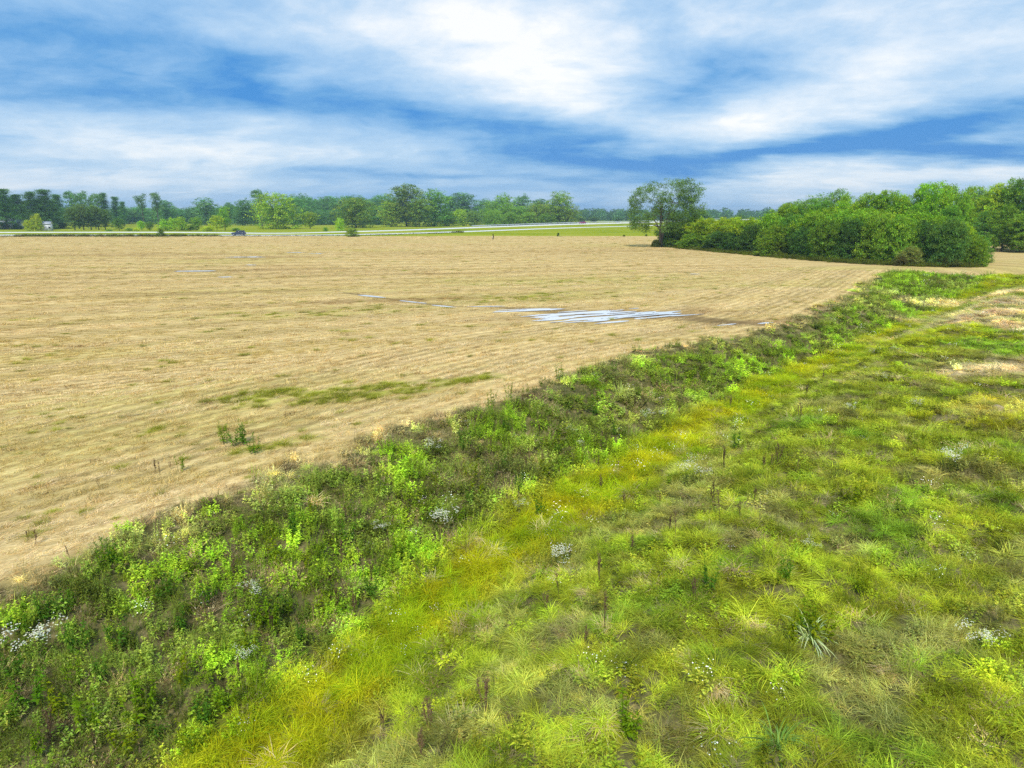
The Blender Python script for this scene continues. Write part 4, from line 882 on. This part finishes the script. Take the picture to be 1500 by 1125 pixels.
for px, Y, top, w, c in ((1437, 160, 277, 46, (.10, .18, .025)), (1462, 155, 271, 50, (.12, .20, .02)), (1490, 150, 263, 50, MG), (1515, 145, 268, 50, MG), (1475, 143, 300, 44, (.085, .165, .025)), (1500, 140, 312, 50, MG), (1448, 150, 310, 40, (.05, .115, .03)), (1535, 140, 280, 50, MG)):
    tree('hedgetree', px, Y, top, w, c, 'leafy tree in the wood edge beyond the bare tan track', 'wood edge beyond the tan track')
tree('hedge', 1343, 101.5, 362, 34, (.09, .12, .045), 'pale grey green bush at the foot of the hedgerow', cat='bush')
tree('hedge', 1330, 100.8, 376, 18, (.055, .06, .03), 'low brown dead bush at the foot of the hedgerow', cat='bush')
tree('hedge', 1400, 100, 378, 36, (.07, .09, .03), 'low olive bush at the corner of the hedgerow', cat='bush')

# the lone spreading tree that starts the hedgerow: several leaning stems, open fan crown
def lone_tree():
    r = np.random.RandomState(77); x, y, _ = on_ray(968, 316, 164); z = gz(x, y); root = empty('spreading_tree', (x, y, z)); tag(root, 'open fan crowned tree with several leaning stems at the hedgerow end', 'tree')
    k = 164 / FPX; tr = MB(); cr = MB()
    ends = []
    stems = [(-14, 58, 0), (2, 70, .6), (16, 74, -.5), (26, 66, .3), (10, 60, 1.4), (-4, 62, -1.2)]
    for sx, sh, sy in stems:
        b = np.array([r.uniform(-.5, .9), r.uniform(-.4, .4), -.3]); m1_ = np.array([b[0] + sx * k * .25, sy, sh * k * .35]); m2_ = np.array([sx * k * .62, sy * 2, sh * k * .65]); e = np.array([sx * k * 1.0, sy * 3.0, sh * k * .95])
        tr.tube([b, m1_, m2_, e], [.19, .15, .10, .04], 6)
        for j in range(9):
            s_ = r.uniform(.35, 1.0); q = m1_ + (m2_ - m1_) * min(1, s_ * 2 - .7) if s_ < .68 else m2_ + (e - m2_) * (s_ - .68) / .32
            a = r.rand() * 6.28; l = r.uniform(1.2, 4.2); f_ = q + np.array([math.cos(a) * l * 1.15, math.sin(a) * l, r.uniform(.1, 1.1) * l * .6]); tr.tube([q, (q + f_) / 2 + np.array([0, 0, .1]), f_], [.07, .045, .015], 4); ends.append((q, f_))
    # crown envelope seen: from 55 px left to 62 px right of the foot, 25..95 px above it
    fan = []
    while len(fan) < 1150:
        ax = r.uniform(-44, 62); ay = r.uniform(22, 97); c0 = 9
        top_ = 62 + 33 * math.cos((ax - 14) / 62 * 1.25) - (0 if ax < 30 else 0); low = 22 + max(0, ax - 20) * .6 + max(0, -ax - 25) * .3
        if ay > top_ or ay < low: continue
        dep = r.uniform(-1, 1) * 5.0 * math.sqrt(max(.05, 1 - ((ax - c0) / 56) ** 2)); fan.append((ax * k, dep, ay * k))
    fan = np.array(fan); keep = fbm(fan[:, 0] + 50, fan[:, 2] + fan[:, 1] * .4, .42, 3, 7) > .395; fan = fan[keep]
    n = len(fan); lp = 30; tn = r.uniform(.7, 1.3, n); P = np.repeat(fan, lp, 0) + r.randn(n * lp, 3) * np.array([.42, .42, .24])
    V, F, C = leaves(r, P, rdirs(r, n * lp, .3), .27, .17, .4, (.8, 1.2)); C = C * np.repeat(tn, lp * 4)[:, None]; cr.put(V, F, C)
    for q, f_ in ends:
        nn = 40; P = q + (f_ - q) * r.uniform(.4, 1.05, nn)[:, None] + r.randn(nn, 3) * .3
        if f_[2] > 40 * k: cr.put(*leaves(r, P, rdirs(r, nn, .3), .27, .17, .4, (.7, 1.2)))
    add('trunk', tr.mesh('trunk', M_BARK, True), root); c_ = add('crown', cr.mesh('crown', M_LEAF), root); c_.color = (.19, .32, .075, 1)
lone_tree()
tree('hedge', 963, 164, 351, 13, (.055, .08, .025), 'low dark bush around the foot of the spreading tree', cat='bush')

# weeds along the far field edge and verge: uncountable
me_n = 5200
x = rng.uniform(-260, -20, me_n); yn_ = np.interp(x, RN[:, 0], RN[:, 1]); y = yn_ - RW - 1 - np.abs(rng.randn(me_n)) * 3.0 - np.where(rng.rand(me_n) < .6, 7, 0); z = land(x, y)[0]
sc_ = rng.uniform(1.0, 2.6, me_n) * np.where(fbm(x, y, .06, 2, 3) > .55, .8, .32)
ti = np.where((rng.rand(me_n) < .35)[:, None], [.16, .13, .05], [.15, .19, .03]) * rng.uniform(.6, 1.3, (me_n, 1))
scatter('roadside_weeds', np.stack([x, y, z], 1), np.stack([np.zeros(me_n)] * 2 + [rng.rand(me_n) * 6.28], 1), np.stack([sc_ * 1.3, sc_ * 1.3, sc_ * .8], 1), rng.choice(weed_low + weed_feather + grass_arch, me_n), ti, 'olive strip of weeds between the field edge and the road', 'weeds')
# green fringe in front of the hedgerow
me_n = 1500; tt = rng.rand(me_n); hx = np.interp(tt, np.linspace(0, 1, len(HB)), [on_ray(p_[0], 316, p_[1])[0] for p_ in HB]); hy = np.interp(tt, np.linspace(0, 1, len(HB)), [p_[1] for p_ in HB])
x = hx - 1.2 + rng.randn(me_n) * .8 - 1.2; y = hy - 2.2 - np.abs(rng.randn(me_n)) * 1.0; z = land(x, y)[0]; sc_ = rng.uniform(1.2, 2.4, me_n)
scatter('hedge_foot_grass', np.stack([x, y, z], 1), np.stack([np.zeros(me_n)] * 2 + [rng.rand(me_n) * 6.28], 1), np.stack([sc_, sc_, sc_ * .7], 1), rng.choice(grass_up + weed_low, me_n), np.array([.17, .21, .03]) * rng.uniform(.6, 1.3, (me_n, 1)), 'strip of green grass along the foot of the hedgerow', 'grass')

# ================================================================== buildings, vehicles, post
M_SIDE = simple('white_siding', (.74, .75, .78), .6, var=.04, scale=1); M_ROOF = simple('grey_roof', (.42, .44, .48), .7, var=.12); M_GLASS = simple('dark_glass', (.03, .04, .06), .08, .6, var=.02)
M_PVT = simple('white_vehicle_paint', (.75, .77, .80), .22, .6, var=.02); M_TYRE = simple('rubber', (.02, .02, .02), .85, .2); M_RIM = simple('alloy', (.5, .5, .52), .3, .5, .8, var=.03)
M_RED = simple('maroon_paint', (.30, .05, .13), .2, .6, var=.03); M_LAMP = simple('lamp_glass', (.85, .85, .82), .1, .6, var=.02); M_TAIL = simple('tail_lamp', (.45, .02, .02), .2, .5, var=.02)
M_DARKP = simple('blue_black_paint', (.03, .045, .08), .22, .6, var=.03)
def shed(x, y, w, d, h, rise, rz, label, nwin=1, cat='shed', name='shed'):
    z = gz(x, y); root = empty(name, (x, y, z), rz); tag(root, label, cat)
    mb = MB(); mb.box(-w / 2, w / 2, -d / 2, d / 2, -.3, h); mb.put([(-w / 2, -d / 2, h), (w / 2, -d / 2, h), (-w / 2, d / 2, h), (w / 2, d / 2, h), (-w / 2, 0, h + rise), (w / 2, 0, h + rise)], [[0, 4, 2], [1, 3, 5]])
    wl = add('wall', mb.mesh('wall', M_SIDE), root)
    rb_ = MB(); o_ = .35; sl = rise / (d / 2)
    for s_ in (-1, 1):
        rb_.put([(-w / 2 - o_, 0, h + rise + .03), (w / 2 + o_, 0, h + rise + .03), (w / 2 + o_, s_ * (d / 2 + o_), h - sl * o_ + .03), (-w / 2 - o_, s_ * (d / 2 + o_), h - sl * o_ + .03), (-w / 2 - o_, 0, h + rise + .15), (w / 2 + o_, 0, h + rise + .15), (w / 2 + o_, s_ * (d / 2 + o_), h - sl * o_ + .15), (-w / 2 - o_, s_ * (d / 2 + o_), h - sl * o_ + .15)],
                [[0, 1, 2, 3], [4, 7, 6, 5], [0, 4, 5, 1], [3, 2, 6, 7], [0, 3, 7, 4], [1, 5, 6, 2]])
    add('roof', rb_.mesh('roof', M_ROOF), root)
    dr = MB(); dr.box(-.5, .5, -d / 2 - .06, -d / 2 + .02, 0, 2.05); add('door', dr.mesh('door', M_ROOF), root)
    for i in range(nwin):
        wx = -w / 2 + (i + .5) * w / nwin
        if abs(wx) < 1.0: wx = 1.4
        fr_ = MB(); fr_.box(wx - .55, wx + .55, -d / 2 - .05, -d / 2 + .02, .95, 2.1); f_ = add('window', fr_.mesh('window', M_WHITE), root)
        gl = MB(); gl.box(wx - .45, wx + .45, -d / 2 - .065, -d / 2 - .03, 1.05, 2.0); add('pane', gl.mesh('pane', M_GLASS), f_)
x_, y_, _ = on_ray(67, 316, 345); shed(x_, y_, 3.6, 3.4, 3.2, 1.0, .25, 'small pale grey white shed beside the bright bushes and pines', 1)
x_, y_, _ = on_ray(12, 316, 383); shed(x_, y_, 13, 8, 3.2, 2.2, .1, 'white house half hidden under the dark pines', 4, 'house', 'house')

def loft(sections):
    """sections: list of (x, [(y,z)...]) with equal counts -> closed hull"""
    n = len(sections[0][1]); V = [(x, y, z) for x, pr2 in sections for y, z in pr2]; F = []
    for i in range(len(sections) - 1):
        for j in range(n): F.append([i * n + j, i * n + (j + 1) % n, (i + 1) * n + (j + 1) % n, (i + 1) * n + j])
    mb = MB(); mb.put(V, F)
    for i in (0, len(sections) - 1):
        c = i * n; mb.put([V[c + j] for j in range(n)] , [[0, j, j + 1] for j in range(1, n - 1)])
    return mb
def car(px, P, label, paint_m, suv, lane, lower=None):
    Pd = P; x = np.interp(px, [on_ray(*(0, 316, 1))[0] * 0, 1], [0, 0]) if False else None
    # find the spot of the lane that the sight line crosses
    best = min(range(len(P)), key=lambda i: abs(750 + FPX * P[i][0] / P[i][1] * 1.0 - px)); i0 = max(best - 1, 0); i1 = min(best + 1, len(P) - 1)
    ts = np.linspace(0, 1, 60); pts = P[i0] + (P[i1] - P[i0]) * ts[:, None]; c = pts[np.argmin(np.abs(750 + FPX * pts[:, 0] / pts[:, 1] * .985 - px))]
    tn = P[i1][:2] - P[i0][:2]; rz = math.atan2(tn[1], tn[0]); nn = np.array([-math.sin(rz), math.cos(rz)])
    root = empty('car', (c[0] + nn[0] * lane, c[1] + nn[1] * lane, c[2]), rz + pi); tag(root, label, 'car')   # nose towards -x of the world
    Lc, Wc, H_ = (4.85, 1.92, 1.78) if suv else (4.75, 1.84, 1.46); hw = Wc / 2
    def sec(x, zb, zt, wf=1.0): return (x, [(-hw * wf * .94, zb), (hw * wf * .94, zb), (hw * wf, zb + .18), (hw * wf, zt - .14), (hw * wf * .90, zt), (-hw * wf * .90, zt), (-hw * wf, zt - .14), (-hw * wf, zb + .18)])
    belt = 1.08 if suv else .92; hood = 1.04 if suv else .84; hl = Lc / 2
    b = loft([sec(hl, .40, hood - .28, .84), sec(hl - .12, .26, hood - .12, .95), sec(hl - .7, .24, hood - .02, 1), sec(hl - 1.35, .24, belt, 1), sec(0, .24, belt, 1), sec(-hl + .9, .24, belt, 1), sec(-hl + .12, .26, belt - .02, .97), sec(-hl, .42, belt - .2, .88)])
    body = add('body', b.mesh('body', paint_m, False), root)
    def cs(x, z0, z1, wf): return (x, [(-hw * wf, z0), (hw * wf, z0), (hw * wf * .84, z1), (-hw * wf * .84, z1)])
    rear = -hl + (.18 if suv else .75); xf = hl - 1.3; xr0 = hl - 2.05; xr1 = rear + (.35 if suv else .75)
    g_ = loft([cs(xf, belt - .01, belt + .01, .88), cs(xr0, belt - .01, H_ - .07, .93), cs(xr1, belt - .01, H_ - .07, .93), cs(rear, belt - .01, belt + .02, .88)]); add('windows', g_.mesh('windows', M_GLASS), root)
    rf = MB(); rf.box(xr1 - .05, xr0 + .05, -hw * .80, hw * .80, H_ - .075, H_); add('roof', rf.mesh('roof', paint_m), root)
    pl_ = MB()
    for xx in (xr0 - .02, (xr0 + xr1) / 2, xr1 + .02):
        for s_ in (-1, 1): pl_.put([(xx - .05, s_ * hw * .945, belt - .02), (xx + .05, s_ * hw * .945, belt - .02), (xx + .05, s_ * hw * .80, H_ - .05), (xx - .05, s_ * hw * .80, H_ - .05)], [[0, 1, 2, 3]])
    add('pillars', pl_.mesh('pillars', paint_m), root)
    tm, rm = MB(), MB(); rr = .36 if suv else .32
    a = np.arange(16) * 2 * pi / 16; ring = lambda r_, yy: [(math.cos(q) * r_, yy, math.sin(q) * r_) for q in a]
    V = ring(rr, -.11) + ring(rr, .11) + ring(rr * .62, -.12) + ring(rr * .62, .12); F = []
    for j in range(16):
        k_ = (j + 1) % 16; F += [[j, k_, 16 + k_, 16 + j], [j, 32 + j, 32 + k_, k_], [16 + j, 16 + k_, 48 + k_, 48 + j]]
    tm.put(V, F)
    for yy in (-.115, .115): rm.put([(0, yy * 1.02, 0)] + ring(rr * .62, yy), [[0, 1 + j, 1 + (j + 1) % 16] for j in range(16)])
    tme, rme = tm.mesh('tyre', M_TYRE), rm.mesh('rim', M_RIM)
    for sx in (hl - .9, -hl + .95):
        for s_ in (-1, 1):
            w_ = add('wheel', tme, root, (sx, s_ * (hw - .10), rr)); add('rim', rme, w_)
    for s_ in (-1, 1):
        h_ = MB(); h_.box(hl - .16, hl - .03, s_ * hw * .70 - .17, s_ * hw * .70 + .17, hood - .34, hood - .2); add('headlight', h_.mesh('headlight', M_LAMP), root)
        h_ = MB(); h_.box(-hl - .01, -hl + .1, s_ * hw * .72 - .14, s_ * hw * .72 + .14, belt - .42, belt - .16); add('tail_light', h_.mesh('tail_light', M_TAIL), root)
    return root
car(367, RN, 'dark car on the near carriageway behind roadside weeds', M_DARKP, True, -1.8)
car(846, RF, 'maroon and white car on the raised far carriageway beside the guard rail', M_RED, False, -1.8)
# leaning post by the field edge
x_, y_, z_ = ground_at(722, 351); root = empty('field_marker_post', (x_, y_, z_)); tag(root, 'short dark leaning post standing alone at the far field edge', 'post')
mb = MB(); mb.tube([(0, 0, -.2), (.15, 0, .9), (.02, 0, 1.7)], [.16, .15, .13], 8); mb.put([(.02, 0, 1.72)] + [(.02 + .13 * math.cos(a), .13 * math.sin(a), 1.7) for a in np.arange(8) * pi / 4], [[0, 1 + j, 1 + (j + 1) % 8] for j in range(8)]); add('shaft', mb.mesh('shaft', M_BARKD), root)
mb = MB(); mb.box(-.20, -.14, -.09, .09, .2, .95); add('pale_plate', mb.mesh('pale_plate', M_WHITE), root)

# ================================================================== haze: the humid air itself
m_haze = D.materials.new('haze'); m_haze.use_nodes = True; t = NT(m_haze.node_tree); t.n.clear(); out = t.node('ShaderNodeOutputMaterial')
pv = t.node('ShaderNodeVolumePrincipled'); pv.inputs['Color'].default_value = (.62, .82, 1, 1); pv.inputs['Density'].default_value = .00024; pv.inputs['Anisotropy'].default_value = .15
t.l.new(pv.outputs[0], out.inputs['Volume'])
mb = MB(); mb.box(-6200, 6200, -420, 9200, -3.5, 42); hz_o = add('haze', mb.mesh('haze', m_haze)); hz_o['kind'] = 'stuff'; tag(hz_o, 'thin blue summer haze lying over the whole landscape', 'haze')
